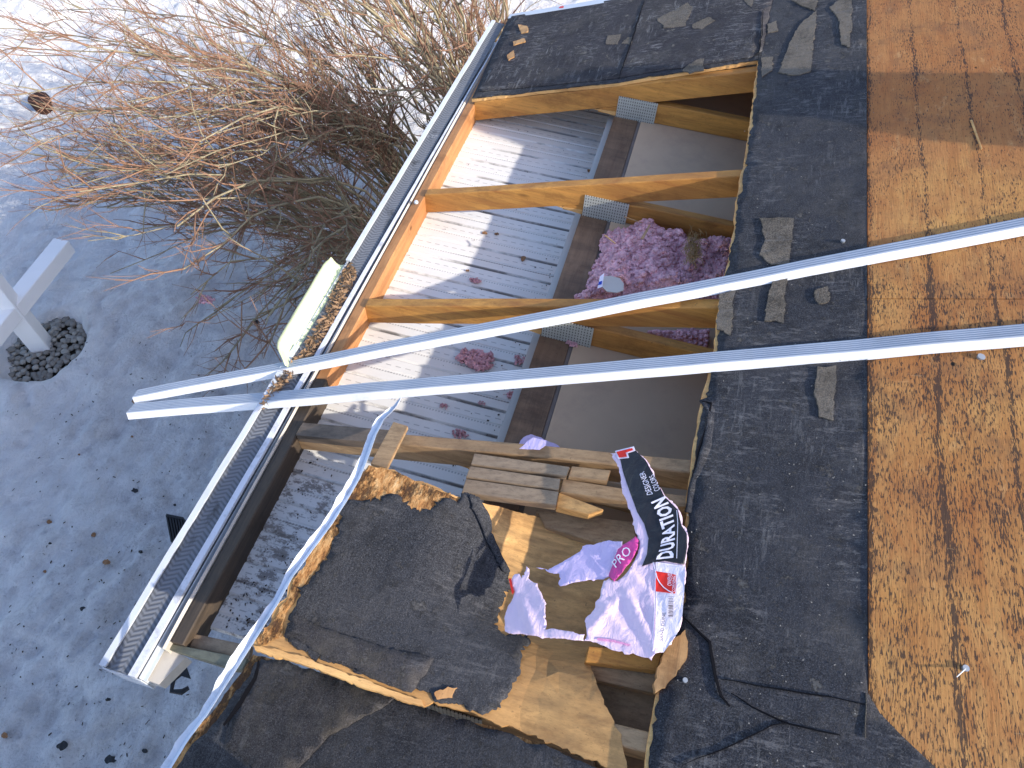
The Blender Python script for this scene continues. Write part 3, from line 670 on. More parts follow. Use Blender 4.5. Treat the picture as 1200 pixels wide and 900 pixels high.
# torn, splintered top ply along the left and top edge
slab('torn_ply_layer', rag(P1p([(433, 546), (455, 551), (470, 556), (485, 563), (506, 570), (520, 577), (541, 587), (538, 591), (523, 583), (512, 592), (500, 601), (488, 599), (470, 588), (457, 577), (446, 588), (402, 592), (400, 584), (412, 568)], .004), .006, .007, 14), lambda x, y: p1z(x, y) + .004 + .0022 * fbm(x, y, 60, 1, 3), .003, .008, W_TORN, sheet)
slab('torn_ply_layer', rag(P1p([(399, 606), (396, 622), (384, 646), (372, 664), (358, 684), (346, 702), (334, 722), (330, 745), (302, 754), (308, 742), (320, 727), (326, 711), (338, 699), (343, 680), (358, 663), (361, 648), (374, 633), (381, 616)], .004), .006, .008, 15), lambda x, y: p1z(x, y) + .003 + .0015 * fbm(x, y, 50, 2, 3), .003, .007, W_TORN, sheet)
# the bright split lower edge
slab('torn_ply_layer', rag(P1p([(297, 757), (350, 768), (400, 787), (450, 806), (494, 821), (497, 829), (450, 814), (400, 796), (350, 777), (300, 763)], .001), .003, .01, 16), lambda x, y: p1z(x, y) + .007, .016, 0, W_LAYER, sheet)
slab('torn_ply_layer', rag(P1p([(509, 812), (525, 805), (536, 806), (530, 818), (512, 820)], .008), .003, .006, 17), lambda x, y: p1z(x, y) + .011, .003, 0, W_EDGE, sheet)
# felt fold on the right edge, long raised crease
def tubepx(name, px, off, r, mat, parent, flat=.6, ofs=None, smooth=True, seed=0, sides=8, origin=None):
    pts = []
    P_ = [rp(u, v, (ofs[i] if ofs else off)) for i, (u, v) in enumerate(px)]
    for a, b in zip(P_[:-1], P_[1:]):
        k = max(2, int((b - a).length / .02)); pts += [a.lerp(b, i / k) for i in range(k)]
    pts.append(P_[-1]); pts = [p + Vector((0, 0, .003 * nz(i * .5, seed, 1))) for i, p in enumerate(pts)]
    mb = MB(); mb.tube(pts, [r * (.8 + .4 * nz(i * .4, seed, 3)) for i in range(len(pts))], sides, 1)
    return mb.build(name, mat, parent, smooth=smooth, origin=origin)
slab('felt_fold', rag(P1p([(549, 578), (560, 580), (575, 606), (576, 622), (588, 648), (598, 668), (590, 668), (575, 640), (560, 606)], .02), .003, .01, 18), lambda x, y: p1z(x, y) + .011, .004, .01, FELT_P, sheet, smooth=True)

# ------------------------------------------------------------------ loose boards
def board(name, quad, off, th, mat, label, cat='board', group=None, bev=.0015):
    """quad: px corners of its top face; off: height of top over the rafters (one value or four)"""
    offs = off if isinstance(off, (list, tuple)) else [off] * len(quad)
    top = [rp(u, v, o) for (u, v), o in zip(quad, offs)]
    mb = MB(); mb.quadbox([p - Vector((0, 0, th)) for p in top], top)
    c = sum(top, Vector()) / len(top); o = mb.build(name, mat, origin=(c.x, c.y, c.z - th), bevel=bev)
    return tag(o, label, cat, group)
board('short_board', [(434, 543), (453, 549), (478, 499), (461, 494)], [.09, .09, .045, .045], .018, W_BR, 'short weathered board propped on the lower rafter beside the bent white trim', 'board')
GB_ = 'offcut boards stacked below the lower rafter'
board('offcut_board', [(556, 531), (668, 547), (664, 558), (552, 544)], .012, .03, W_GR, 'topmost grey brown offcut board against the lower rafter, with a pale water mark', 'board', GB_)
board('offcut_board', [(551, 546), (657, 561), (655, 574), (546, 559)], .010, .03, W_GR, 'middle grey brown offcut board with a dark angular stain', 'board', GB_)
board('offcut_board', [(546, 561), (655, 576), (652, 592), (541, 577)], .008, .03, W_GR, 'lowest grey brown offcut board touching the fold of black felt', 'board', GB_)
board('batten', [(670, 546), (716, 551), (712, 564), (666, 559)], .005, .025, W_BR, 'short pale batten piece between the stacked boards and the black printed wrapper', 'batten', GB_)
board('batten', [(660, 561), (728, 572), (806, 581), (804, 594), (730, 588), (656, 576)], -.005, .035, W_BR, 'long weathered batten running under the black printed wrapper', 'batten', GB_)
board('batten', [(655, 577), (708, 597), (690, 603), (652, 594)], -.012, .03, W_PLY, 'yellowish split batten end beside the lowest offcut board', 'batten', GB_)
board('cross_beam', [(628, 597), (745, 612), (744, 650), (640, 618)], -.07, .05, W_BR, 'shaded brown cross beam deep in the hole above the loose plywood', 'beam')
board('cross_beam', [(690, 757), (776, 765), (770, 786), (686, 775)], [.0, -.015, -.015, .0], .03, W_OR, 'orange split board end beneath the bottom corner of the pink wrapper', 'beam')
board('cross_beam', [(686, 776), (771, 788), (767, 812), (700, 797)], [-.04, -.05, -.05, -.04], .03, W_BR, 'brown board just below the orange split board end', 'beam')
board('cross_beam', [(690, 800), (770, 814), (765, 930), (700, 930)], -.10, .02, W_BR, 'dark shaded plywood strip at the bottom of the hole beside the black felt edge', 'beam')
# plywood tongue at the right edge of the hole
slab('wood_splinter', rag(plan([(803, 738), (806, 752), (803, 775), (792, 792), (768, 812), (770, 785), (782, 752)], .022), .003, .01, 20), lambda x, y: roofz(x) + .024, .018, .02, W_EDGE, house)
board('eave_board', [(186, 757), (190, 752), (290, 772), (284, 785), (275, 785)], [-.03, -.03, -.02, -.02, -.02], .03, W_MOSS, 'mossy grey green board across the cut end of the eave', 'board')
board('eave_board', [(221, 741), (295, 757), (292, 773), (214, 756)], [-.045, -.045, -.05, -.05], .02, W_GR, 'perforated looking dark grey board behind the mossy eave board', 'board')

# ------------------------------------------------------------------ white channels and bent drip edge
def channel(name, a, b, label, group, seed, wd=.048, offa=.040, offb=.040, ridges=4):
    A = rp(*a, offa); B = rp(*b, offb); d = (B - A).normalized(); s = Vector((-d.y, d.x, 0)).normalized()   # s points to +Y side
    if s.y < 0: s = -s
    up = d.cross(s); up = up if up.z > 0 else -up
    root = thing(name, tuple((A + B) / 2 - Vector((0, 0, .03)))); tag(root, label, 'metal trim', group)
    th = math.radians(17)
    e1 = (s * math.cos(th) - up * math.sin(th)); n1 = (s * math.sin(th) + up * math.cos(th))
    # upper grooved face
    prof = []
    for i in range(ridges * 4 + 1):
        t = i / (ridges * 4); h = .0022 * (1 if i % 4 in (1, 2) else 0)
        prof.append((t * wd * .72, h))
    def build(pr, e, n_, mat, nm, zero):
        mb = MB(); secs = []; N = 60
        for i in range(N + 1):
            p = A.lerp(B, i / N) + Vector((0, 0, -.003 * math.sin(math.pi * i / N) + .002 * nz(i * .3, seed, 1))) + s * (.003 * nz(i * .12, seed, 5))
            up_ = [p + zero + e * t + n_ * h for t, h in pr]; lo_ = [p + zero + e * t + n_ * (-.0012) for t, h in reversed(pr)]
            secs.append(up_ + lo_)
        mb.loft(secs); mb.build(nm, mat, root)
    build(prof, e1, n1, BAR_DIM, 'grooved_face', Vector())
    e2 = (-s * math.cos(math.radians(54)) - up * math.sin(math.radians(54))); n2 = (-s * math.sin(math.radians(54)) + up * math.cos(math.radians(54)))
    build([(0, 0), (.008, .0), (.024, 0), (.0245, -.001)], e2, n2, BARW, 'front_lip', -e1 * .0004)
    build([(0, 0), (.005, 0)], -up, s, BARW, 'back_hem', e1 * wd * .72)
    return root
GC = 'white metal channels laid across the roof hole'
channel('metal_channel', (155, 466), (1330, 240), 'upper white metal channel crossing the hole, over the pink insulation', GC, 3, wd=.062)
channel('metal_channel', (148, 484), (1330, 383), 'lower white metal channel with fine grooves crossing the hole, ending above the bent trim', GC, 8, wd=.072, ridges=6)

px = [(470, 468), (462, 478), (445, 493), (436, 512), (428, 535), (418, 560), (402, 588), (385, 615), (362, 645), (340, 675), (322, 708), (300, 742), (285, 765), (262, 800), (240, 836), (216, 868), (195, 902), (170, 945)]
ofs = [.10, .12, .14, .155, .165, .175, .18, .18, .18, .18, .175, .17, .165, .14, .11, .09, .07, .06]
pts = []; P_ = [rp(u, v, o) for (u, v), o in zip(px, ofs)]
for a, b in zip(P_[:-1], P_[1:]):
    k = max(2, int((b - a).length / .012)); pts += [a.lerp(b, i / k) for i in range(k)]
pts.append(P_[-1]); mb = MB(); secs = []
for i, p in enumerate(pts):
    d = (pts[min(i + 1, len(pts) - 1)] - pts[max(i - 1, 0)]).normalized(); s = Vector((-d.y, d.x, 0)).normalized()
    if s.x > 0: s = -s                      # towards the eave
    cr = 1.2 * nz(i * .09, 3, 1) + .45 * nz(i * .45, 1, 6); wv = s * .006 * nz(i * .07, 9, 2)
    k = min(1, .25 + i / 14); wa = .012 * k * (1 + .5 * cr); wb = .014 * k * (1 - .3 * cr)
    a = p + wv + s * wa + Vector((0, 0, .008 + .010 * cr)); m_ = p + wv * 1.6 + Vector((0, 0, .003 * cr)); b = p + wv - s * wb + Vector((0, 0, .017 - .012 * cr))
    t = Vector((0, 0, .0014)); secs.append([a, m_, b, b - t, m_ - t, a - t])
mb.loft(secs); o = mb.build('bent_drip_edge', WHITE_B, origin=tuple(pts[len(pts) // 2] - Vector((0, 0, .03))))
tag(o, 'bent and crumpled white metal drip edge along the left side of the loose felt panel', 'metal trim')

# ------------------------------------------------------------------ pale green trim and leaf litter in the gutter
inner = [(403, 310), (401, 318), (392, 335), (385, 350), (376, 368), (365, 388), (352, 405), (343, 424)]
outer = [(388, 301), (380, 308), (371, 322), (358, 344), (346, 364), (334, 384), (323, 404), (334, 428)]
secs = []
N = 24
def samp(L, t):
    t *= len(L) - 1; i = min(int(t), len(L) - 2); f = t - i; return (L[i][0] + (L[i + 1][0] - L[i][0]) * f, L[i][1] + (L[i + 1][1] - L[i][1]) * f)
for i in range(N + 1):
    t = i / N; a = pz(*samp(inner, t), Z(-1.955)); b = pz(*samp(outer, t), Z(-1.90)); row = []
    for j in range(7):
        q = a.lerp(b, j / 6); q.z += -.018 * math.sin(math.pi * j / 6) + .003 * nz(i * .4, j, 1); row.append(q)
    nrm = Vector((-.2, 0, 1)).normalized() * .002
    secs.append(row + [q - nrm for q in reversed(row)])
mb = MB(); mb.loft(secs); o = mb.build('vinyl_trim_piece', GREENV, smooth=True, origin=tuple(pz(363, 365, Z(-1.96))))
tag(o, 'pale green curved vinyl trim piece sticking out of the gutter beside the bare shrub', 'trim piece')
mb = MB(); rnd = random.Random(5)
LP = [(404, 316), (412, 308), (418, 322), (408, 345), (392, 375), (372, 410), (350, 432), (320, 470), (302, 484), (322, 446), (345, 424), (378, 372), (392, 340)]
LPp = plan(LP, z=Z(-1.945))
x0, x1 = min(p[0] for p in LPp), max(p[0] for p in LPp); y0, y1 = min(p[1] for p in LPp), max(p[1] for p in LPp); k = 0
while k < 900:
    x = rnd.uniform(x0, x1); yy = rnd.uniform(y0, y1)
    if not inside(x, yy, LPp): continue
    k += 1
    c = Vector((x, yy, Z(-1.949) + rnd.uniform(0, .016))); a = Vector((rnd.uniform(-1, 1), rnd.uniform(-1, 1), rnd.uniform(-.5, .5))).normalized(); b = a.orthogonal().normalized()
    L = rnd.uniform(.004, .016); wd = rnd.uniform(.001, .006); n = len(mb.v)
    mb.v += [c - a * L, c + b * wd, c + a * L + Vector((0, 0, rnd.uniform(-.003, .003))), c - b * wd]; mb.f.append((n, n + 1, n + 2, n + 3))
o = mb.build('leaf_litter', LITTER); tag(o, 'brown leaf litter and needles lying on the gutter guard', 'leaf litter', kind='stuff')
o['label'] = 'brown leaf litter and needles lying on the gutter guard'

# ------------------------------------------------------------------ insulation
HP = [(672, 346), (676, 335), (690, 325), (697, 300), (708, 285), (705, 268), (718, 258), (738, 256), (748, 249), (770, 250), (782, 262), (795, 258), (806, 264), (812, 272), (835, 271), (880, 268), (878, 300), (868, 335), (860, 352), (780, 356), (740, 352), (700, 351)]
hz = lambda x, y: ZBC + .03
HPp = plan(HP, z=ZBC + .06)
mx = sum(p[0] for p in HPp) / len(HPp); my = sum(p[1] for p in HPp) / len(HPp)
HPp = [(x, yy) for x, yy in HPp] 
def edged(x, y, P):
    d = 9
    for i in range(len(P)):
        a = Vector(P[i]); b = Vector(P[(i + 1) % len(P)]); q = Vector((x, y)); t = max(0, min(1, (q - a).dot(b - a) / max((b - a).length_squared, 1e-9))); d = min(d, (q - a.lerp(b, t)).length)
    return d
def heap(x, y):
    e = min(1, edged(x, y, HPp) / .07); v = noise.voronoi(Vector((x * 26, y * 26, 0)))[0][0]
    return ZBC + .004 + e * (.065 + .035 * fbm(x, y, 6, 4, 3) + .022 * fbm(x, y, 22, 1, 3)) + .02 * (1 - v) * e
o = slab('insulation_heap', HPp, heap, .004, .008, PINK, smooth=True, origin=(mx, my, ZBC)); tag(o, 'heap of loose pink insulation fluff in the bay above the upper white channel', 'insulation')
me = o.data; bm = bmesh.new(); bm.from_mesh(me)
mb = MB(); rnd = random.Random(3); k = 0
while k < 1100:
    x = rnd.uniform(min(p[0] for p in HPp), max(p[0] for p in HPp)); yy = rnd.uniform(min(p[1] for p in HPp), max(p[1] for p in HPp))
    if not inside(x, yy, HPp): continue
    k += 1; mb.blob((x, yy, heap(x, yy) + rnd.uniform(-.004, .004)), rnd.uniform(.004, .012), k, 1.0, 2, (1, 1, .8), 2.6)
mb.build('fluff_clumps', PINK, o, smooth=True)
bm.free()
def tuft(name, u, v, z, r, n, mat, label, seed, group=None, spread=1.0):
    rnd = random.Random(seed); c = pz(u, v, z); mb = MB()
    for i in range(n * 4):
        a = rnd.uniform(0, 6.28); d = r * spread * rnd.random() ** .6 * (1 + .5 * nz(a, seed, 1, 1.3)); mb.blob((c.x + math.cos(a) * d * 1.35, c.y + math.sin(a) * d * .8, z + .004 + rnd.uniform(0, r * .35)), rnd.uniform(.08, .24) * r, i + seed, 1.1, 2, (1, 1, .8), 2.6)
    o = mb.build(name, mat, smooth=True, origin=tuple(c)); return tag(o, label, 'insulation', group)
tuft('insulation_tuft', 558, 424, ZS, .045, 46, PINK2, 'largest pink insulation tuft on the white soffit, between the two white channels', 1)
tuft('insulation_tuft', 557, 330, ZS, .018, 14, PINK2, 'small pink insulation tuft in the sunny soffit bay above the third rafter', 2)
tuft('insulation_tuft', 565, 473, ZS, .010, 9, PINK2, 'tiny pink tuft on the soffit just below the lower white channel', 3)
tuft('insulation_tuft', 604, 466, ZS, .024, 22, PINK2, 'dusty pink tuft below the lower white channel, against the soffit edge', 4)
tuft('insulation_tuft', 539, 510, ZS, .018, 13, PINK2, 'flat pink tuft on the soffit just above the lower rafter', 5)
tuft('insulation_tuft', 612, 424, ZS, .022, 18, PINK2, 'dirty pink tuft at the soffit channel right of the largest tuft', 6)
tuft('insulation_tuft', 521, 477, ZS, .013, 9, PINK2, 'thin pink wisp on the soffit right of the bent trim end', 7)
tuft('insulation_tuft', 669, 403, ZBC, .016, 16, PINK, 'pale pink tuft squeezed between wall plate and ceiling board', 8)
P = plan([(690, 385), (832, 385), (832, 402), (812, 400), (780, 390), (740, 384)], z=ZBC + .03)
def h2(x, y): return ZBC + .03 + .02 * fbm(x, y, 20, 2, 3)
o = slab('insulation_heap', rag(plan([(760, 384), (833, 384), (832, 403), (812, 402), (780, 392)], z=ZBC + .04), .004, .01, 3), h2, .02, .01, PINK, smooth=True, origin=(.05, 1.4, ZBC)); tag(o, 'strip of pink insulation showing under the third rafter, right of the joist', 'insulation')
mb = MB(); P = plan([(762, 385), (832, 386), (830, 400), (800, 398)], z=ZBC + .045); rnd = random.Random(9)
for i in range(110):
    t = rnd.random(); s = rnd.random(); a = Vector(P[0]).lerp(Vector(P[1]), t); b = Vector(P[0]).lerp(Vector(P[2]), t); q = a.lerp(b, s); mb.blob((q.x, q.y, h2(q.x, q.y)), rnd.uniform(.005, .012), i, .5, 1, (1, 1, .8), 2.5)
mb.build('fluff_clumps', PINK, o, smooth=True)
# grey card on the heap, straw nest
def drop(name, px, z, th, mat, label, cat, tiltz=(0, 0), parent=None, group=None):
    P = [pz(u, v, z) for u, v in px]; c = sum(P, Vector()) / len(P); 
    top = [Vector((p.x, p.y, z + tiltz[0] * (p.x - c.x) + tiltz[1] * (p.y - c.y))) for p in P]
    mb = MB(); mb.quadbox([p - Vector((0, 0, th)) for p in top], top); o = mb.build(name, mat, parent, origin=None if parent else (c.x, c.y, z - th))
    if not parent: tag(o, label, cat, group)
    else: PW[o.name] = PW[parent.name]
    return o
cd = drop('grey_card', [(708, 320), (716, 319), (727, 323), (731, 332), (730, 343), (722, 347), (711, 345), (705, 336)], ZBC + .125, .003, CARD, 'bent grey card piece lying on the pink insulation heap', 'card', (.1, -.3))
c = pz(703, 332, ZBC + .13); mb = MB(); mb.quadbox([pz(u, v, ZBC + .126) for u, v in [(703, 324), (708, 320), (706, 336), (700, 338)]], [pz(u, v, ZBC + .129) for u, v in [(703, 324), (708, 320), (706, 336), (700, 338)]]); mb.build('white_flap', PWHITE, cd)
mb = MB(); mb.quadbox([pz(u, v, ZBC + .1295) for u, v in [(702, 330), (706, 329), (705, 333), (701, 334)]], [pz(u, v, ZBC + .1305) for u, v in [(702, 330), (706, 329), (705, 333), (701, 334)]]); mb.build('blue_dot', BLUEP, cd)
mb = MB(); rnd = random.Random(12)
for i in range(260):
    c = pz(812 + rnd.gauss(0, 5), 292 + rnd.gauss(0, 9), ZBC + .13 + rnd.uniform(-.01, .015)); a = Vector((rnd.uniform(-.4, .4), rnd.uniform(-1, 1), rnd.uniform(-.3, .3))).normalized() * rnd.uniform(.01, .025)
    mb.tube([c - a, c + Vector((rnd.uniform(-.003, .003), 0, .002)), c + a], [.0006, .0009, .0005], 3)
o = mb.build('straw_nest', STRAW, origin=tuple(pz(812, 292, ZBC + .12))); tag(o, 'matted brown straw nest on the pink insulation near the felt edge', 'nest')
rnd = random.Random(31)
for i, (u, v, L, an) in enumerate([(757, 272, .035, 1.4), (715, 281, .025, -.7), (742, 258, .03, -.3)]):
    c = pz(u, v, ZBC + .135); d = Vector((math.cos(an), math.sin(an), .1)) * L; mb = MB(); mb.quadbox([c - d + Vector((-.006, 0, 0)), c - d + Vector((.004, 0, 0)), c + d + Vector((.003, 0, 0)), c + d + Vector((-.002, 0, 0))], [c - d + Vector((-.006, 0, .003)), c - d + Vector((.004, 0, .003)), c + d + Vector((.003, 0, .003)), c + d + Vector((-.002, 0, .003))])
    o = mb.build('wood_chip', W_BR, origin=tuple(c)); tag(o, ['upright wood chip in the middle of the pink insulation heap', 'slanted wood chip on the left part of the pink heap', 'wood chip at the top edge of the pink heap'][i], 'wood chip')

# ------------------------------------------------------------------ torn plastic wrapper
def C2(pts): return [(580 + .3113 * x, 500 + .3113 * y) for x, y in pts]
def C5(pts): return [(700 + .15564 * x, 520 + .15564 * y) for x, y in pts]
def C6(pts): return [(700 + .15564 * x, 640 + .15564 * y) for x, y in pts]
BAGB = (-.02, .62)
def bago(x, y):                                  # height of the wrapper over the rafters
    r = max(0, min(1, (x + .28) / .42))
    t = .036 + .026 * r ** 1.3
    t += .018 * math.exp(-((x - .03) ** 2) / .006 - ((y - .50) ** 2) / .010) + .012 * math.exp(-((x + .25) ** 2) / .002 - ((y - .50) ** 2) / .004)
    return t
FOLD = [((690, 740), (722, 700), .016), ((735, 690), (768, 760), .020), ((715, 640), (760, 690), .012), ((612, 700), (628, 742), .018), ((700, 700), (740, 750), .012), ((765, 700), (772, 765), .010)]
FP = [(Vector(rp(*a, .08)[:2]), Vector(rp(*b, .08)[:2]), h) for a, b, h in FOLD]
def bagz(x, y, e=0.0):
    z = roofz(x) + bago(x, y) + .005 * fbm(x, y, 9, 6, 3) + .0016 * fbm(x, y, 45, 2, 2)
    q = Vector((x, y))
    for a, b, h in FP:
        t = max(0, min(1, (q - a).dot(b - a) / (b - a).length_squared)); d = (q - a.lerp(b, t)).length
        z += .6 * h * math.exp(-(d / .010) ** 2) * math.sin(math.pi * (.15 + .7 * t))
    return z + e
def bagp(px, e=0.0):
    out = []
    for u, v in px:
        o = .06
        for _ in range(8):
            q = rp(u, v, o); o = .5 * o + .5 * (bagz(q.x, q.y, e) - roofz(q.x))
        out.append((q.x, q.y))
    return out
bag = thing('shingle_wrapper', (.05, .6, roofz(.05))); tag(bag, 'torn lilac and black plastic shingle wrapper with white lettering over the hole', 'plastic wrapper')
BODY = C2([(435, 100), (470, 96), (520, 78), (570, 125), (600, 180), (640, 260), (690, 310), (705, 370), (725, 400), (728, 450), (716, 520), (720, 560), (712, 640), (706, 690), (700, 750), (664, 820), (632, 850), (605, 853), (590, 880), (560, 868), (520, 852), (480, 845), (400, 822), (335, 806),
      (345, 770), (342, 720), (372, 690), (378, 660), (398, 635), (400, 610), (410, 580), (430, 570), (460, 580), (500, 545), (528, 500), (545, 430), (530, 400), (520, 345), (500, 300), (480, 250), (475, 200), (460, 140)])
slab('lilac_film', rag(bagp(BODY), .0035, .008, 31), bagz, .0012, .0075, LILAC, bag, smooth=True)
FLAP = C2([(155, 530), (190, 535), (208, 550), (240, 552), (248, 572), (245, 600), (290, 588), (340, 580), (410, 575), (440, 560), (470, 480), (480, 432), (430, 428), (370, 445), (330, 450), (320, 470), (270, 500), (230, 522), (200, 540)])
slab('lilac_flap', rag(bagp(FLAP, -.004), .003, .006, 32), lambda x, y: bagz(x, y, -.004), .0012, .0075, LILAC2, bag, smooth=True)
MG = C2([(428, 560), (436, 570), (450, 582), (480, 548), (510, 510), (535, 465), (541, 430), (530, 412), (510, 428), (480, 445), (462, 462), (448, 500)])
slab('magenta_strip', rag(bagp(MG, .003), .001, .01, 33), lambda x, y: bagz(x, y, .003), .001, .008, MAG, bag, smooth=True)
TUF = C2([(38, 770), (40, 700), (65, 650), (75, 620), (60, 590), (75, 555), (100, 570), (112, 558), (118, 525), (130, 540), (125, 570), (160, 590), (180, 640), (190, 680), (190, 765), (262, 768), (338, 782), (333, 806), (250, 797), (150, 787), (90, 780)])
slab('lilac_film', rag(bagp(TUF), .003, .006, 34), bagz, .0012, .007, LILAC, bag, smooth=True)
slab('red_corner', bagp(C2([(52, 572), (60, 570), (72, 622), (65, 632)]), .002), lambda x, y: bagz(x, y, .002), .001, 0, PRED, bag)
BLK = C2([(466, 97), (520, 80), (568, 127), (598, 182), (638, 262), (688, 312), (703, 372), (722, 402), (724, 452), (714, 519), (640, 505), (600, 510), (553, 526), (572, 480), (578, 420), (562, 365), (536, 322), (506, 240), (482, 170)])
slab('black_print_panel', bagp(BLK, .0025), lambda x, y: bagz(x, y, .0025), .001, .0075, BLACKP, bag, smooth=True)
slab('lilac_film', rag(bagp([(633, 522), (640, 517), (641, 511), (625, 508), (615, 516), (609, 521)], .0), .002, .006, 35), lambda x, y: roofz(x) + .02, .001, .01, LILAC2, bag)
def quadpx(name, px, e, mat, par, th=.0006): return slab(name, bagp(px, e), lambda x, y: bagz(x, y, e), th, .01, mat, par)
RL = C2([(457, 95), (517, 80), (520, 88), (492, 97), (497, 112), (468, 116)]); RLo = C2([(452, 91), (523, 74), (529, 90), (500, 100), (505, 117), (464, 122)])
quadpx('logo_outline', RLo, .004, PWHITE, bag); quadpx('logo_piece', RL, .0055, PRED, bag)
quadpx('red_logo', C6([(440, 188), (515, 200), (590, 216), (588, 285), (585, 356), (510, 348), (440, 340)]), .0028, PRED, bag)
# curved white line in the logo
lo_l = C6([(442, 200), (450, 240), (470, 275), (500, 310), (535, 335), (570, 352)])
def pxline(name, L, wpx, e, mat, par):
    out = []; inn = []
    for i, p in enumerate(L):
        a = Vector(L[max(i - 1, 0)]); b = Vector(L[min(i + 1, len(L) - 1)]); d = (b - a).normalized(); s = Vector((-d.y, d.x)) * wpx / 2
        out.append(tuple(Vector(p) + s)); inn.append(tuple(Vector(p) - s))
    return quadpx(name, out + inn[::-1], e, mat, par)
pxline('logo_curve', lo_l, 1.0, .004, PWHITE, bag)
def lettering(name, text, base, top, e, mat, par, bold=.0, gap=1.0):
    """base/top: px polylines for the text's baseline and cap line, in reading direction"""
    cu = bpy.data.curves.new(name, 'FONT'); cu.body = text; cu.size = 1; cu.offset = bold; cu.space_character = gap; cu.resolution_u = 2
    to = bpy.data.objects.new(name, cu); COL.objects.link(to); bpy.context.view_layer.update()
    me = bpy.data.meshes.new_from_object(to.evaluated_get(bpy.context.evaluated_depsgraph_get())); bpy.data.objects.remove(to)
    x0 = min(v.co.x for v in me.vertices); x1 = max(v.co.x for v in me.vertices); y0 = min(v.co.y for v in me.vertices); y1 = max(v.co.y for v in me.vertices)
    bm = bmesh.new(); bm.from_mesh(me); bmesh.ops.triangulate(bm, faces=bm.faces); bmesh.ops.subdivide_edges(bm, edges=[x for x in bm.edges if x.calc_length() > .25], cuts=2); bm.verts.index_update()
    vs = []
    for v in bm.verts:
        t = (v.co.x - x0) / (x1 - x0); s = (v.co.y - y0) / (y1 - y0); a = Vector(samp(base, t)); b = Vector(samp(top, t)); q = a.lerp(b, s); w_ = bagp([tuple(q)], e)[0]
        vs.append((w_[0], w_[1], bagz(w_[0], w_[1], e)))
    fs = [tuple(v.index for v in f.verts) for f in bm.faces]; bm.free(); bpy.data.meshes.remove(me)
    return mk(name, vs, fs, mat, par)
lettering('lettering', 'DURATION', C5([(574, 858), (586, 740), (584, 620), (566, 500), (512, 392)]), C5([(440, 872), (474, 770), (490, 660), (455, 540), (402, 442)]), .0052, PWHITE, bag, bold=.035, gap=1.05)
lettering('lettering', 'DESIGNER', C5([(418, 378), (388, 290), (352, 205)]), C5([(374, 388), (346, 305), (314, 222)]), .0052, PWHITE, bag)
lettering('lettering', 'COLORS', C5([(474, 344), (452, 290), (424, 226)]), C5([(432, 364), (410, 306), (388, 248)]), .0052, PWHITE, bag)
lettering('lettering', 'OWENS', C6([(560, 300), (562, 210)]), C6([(526, 296), (530, 206)]), .005, PWHITE, bag, bold=.01)
lettering('lettering', 'CORNING', C6([(584, 346), (587, 226)]), C6([(562, 344), (566, 222)]), .005, PWHITE, bag, bold=.01)
lettering('lettering', 'PRO', C6([(140, 165), (200, 110), (262, 42)]), C6([(106, 120), (160, 50), (218, -6)]), .0055, PWHITE, bag)
lettering('lettering', 'SAND DUNE', C6([(494, 716), (514, 500)]), C6([(468, 711), (490, 498)]), .0065, PDARK, bag)
rnd = random.Random(2)
for i in range(13):                              # barcode
    y_ = 378 + i * 12.5; wv = rnd.choice((2.5, 4.5, 7)); quadpx('barcode_bar', C6([(536, y_ + 2), (572, y_), (570, y_ + wv), (533, y_ + wv + 2)]), .005, PDARK, bag)
pxline('print_line', C5([(598, 500), (606, 600), (602, 720), (598, 862)]), .7, .0045, PWHITE, bag)
pxline('print_line', C6([(420, 120), (438, 190), (432, 420), (412, 760)]), .9, .0035, m_plastic('fold_white', (.78, .72, .84)), bag)
quadpx('label_panel', C6([(440, 118), (660, 150), (655, 330), (640, 520), (600, 660), (500, 800), (415, 790), (438, 560), (442, 346), (442, 190)]), .0016, m_plastic('pale_label_plastic', (.80, .72, .80), .06), bag, .0005)
quadpx('magenta_streak', C6([(0, 690), (120, 705), (250, 740), (240, 752), (120, 722), (0, 708)]), .003, m_plastic('pinkish_print', (.72, .30, .50)), bag, .0005)
# lilac scrap poking out above the lower rafter
P = plan([(606, 522), (612, 514), (622, 509), (632, 512), (642, 517), (656, 524), (640, 528), (612, 527)], z=ZBC + .03)
o = slab('plastic_scrap', rag(P, .003, .008, 3), lambda x, y: ZBC + .03 + .004 * fbm(x, y, 20, 1), .001, .01, LILAC2, origin=(P[0][0], P[0][1], ZBC)); tag(o, 'lilac plastic scrap sticking up behind the lower rafter near the wall plate', 'plastic scrap')

# ------------------------------------------------------------------ small debris on the soffit and roof
def leaf(u, v, z, L, an, label, mat=LEAFM, name='dead_leaf', cat='leaf', group=None, onroof=False, wd=.35):
    c = rp(u, v, z) if onroof else pz(u, v, z); d = Vector((math.cos(an), math.sin(an), 0)); s = Vector((-d.y, d.x, 0)); row = []
    mb = MB(); N = 6; rn = random.Random(int(u * 7 + v)); secs = []
    for i in range(N + 1):
        t = i / N; w_ = wd * L * math.sin(math.pi * (.08 + .84 * t)) * (1 + .3 * rn.uniform(-1, 1)); p = c + d * (t - .5) * L + Vector((0, 0, .003 + .006 * math.sin(math.pi * t) * rn.random()))
        if onroof: p.z += TP * (p.x - c.x)
        secs.append([p + s * w_ + Vector((0, 0, .004 * rn.random())), p, p - s * w_ + Vector((0, 0, .004 * rn.random())), p - s * w_ - Vector((0, 0, .001)), p - Vector((0, 0, .001)), p + s * w_ - Vector((0, 0, .001))])
    mb.loft(secs); o = mb.build(name, mat, origin=tuple(c)); return tag(o, label, cat, group)
leaf(690, 201, ZS, .022, 2.2, 'small brown leaf in the top soffit bay by the wall channel')
leaf(568, 274, ZS, .022, .1, 'dark brown leaf at the shadow edge of the second soffit bay')
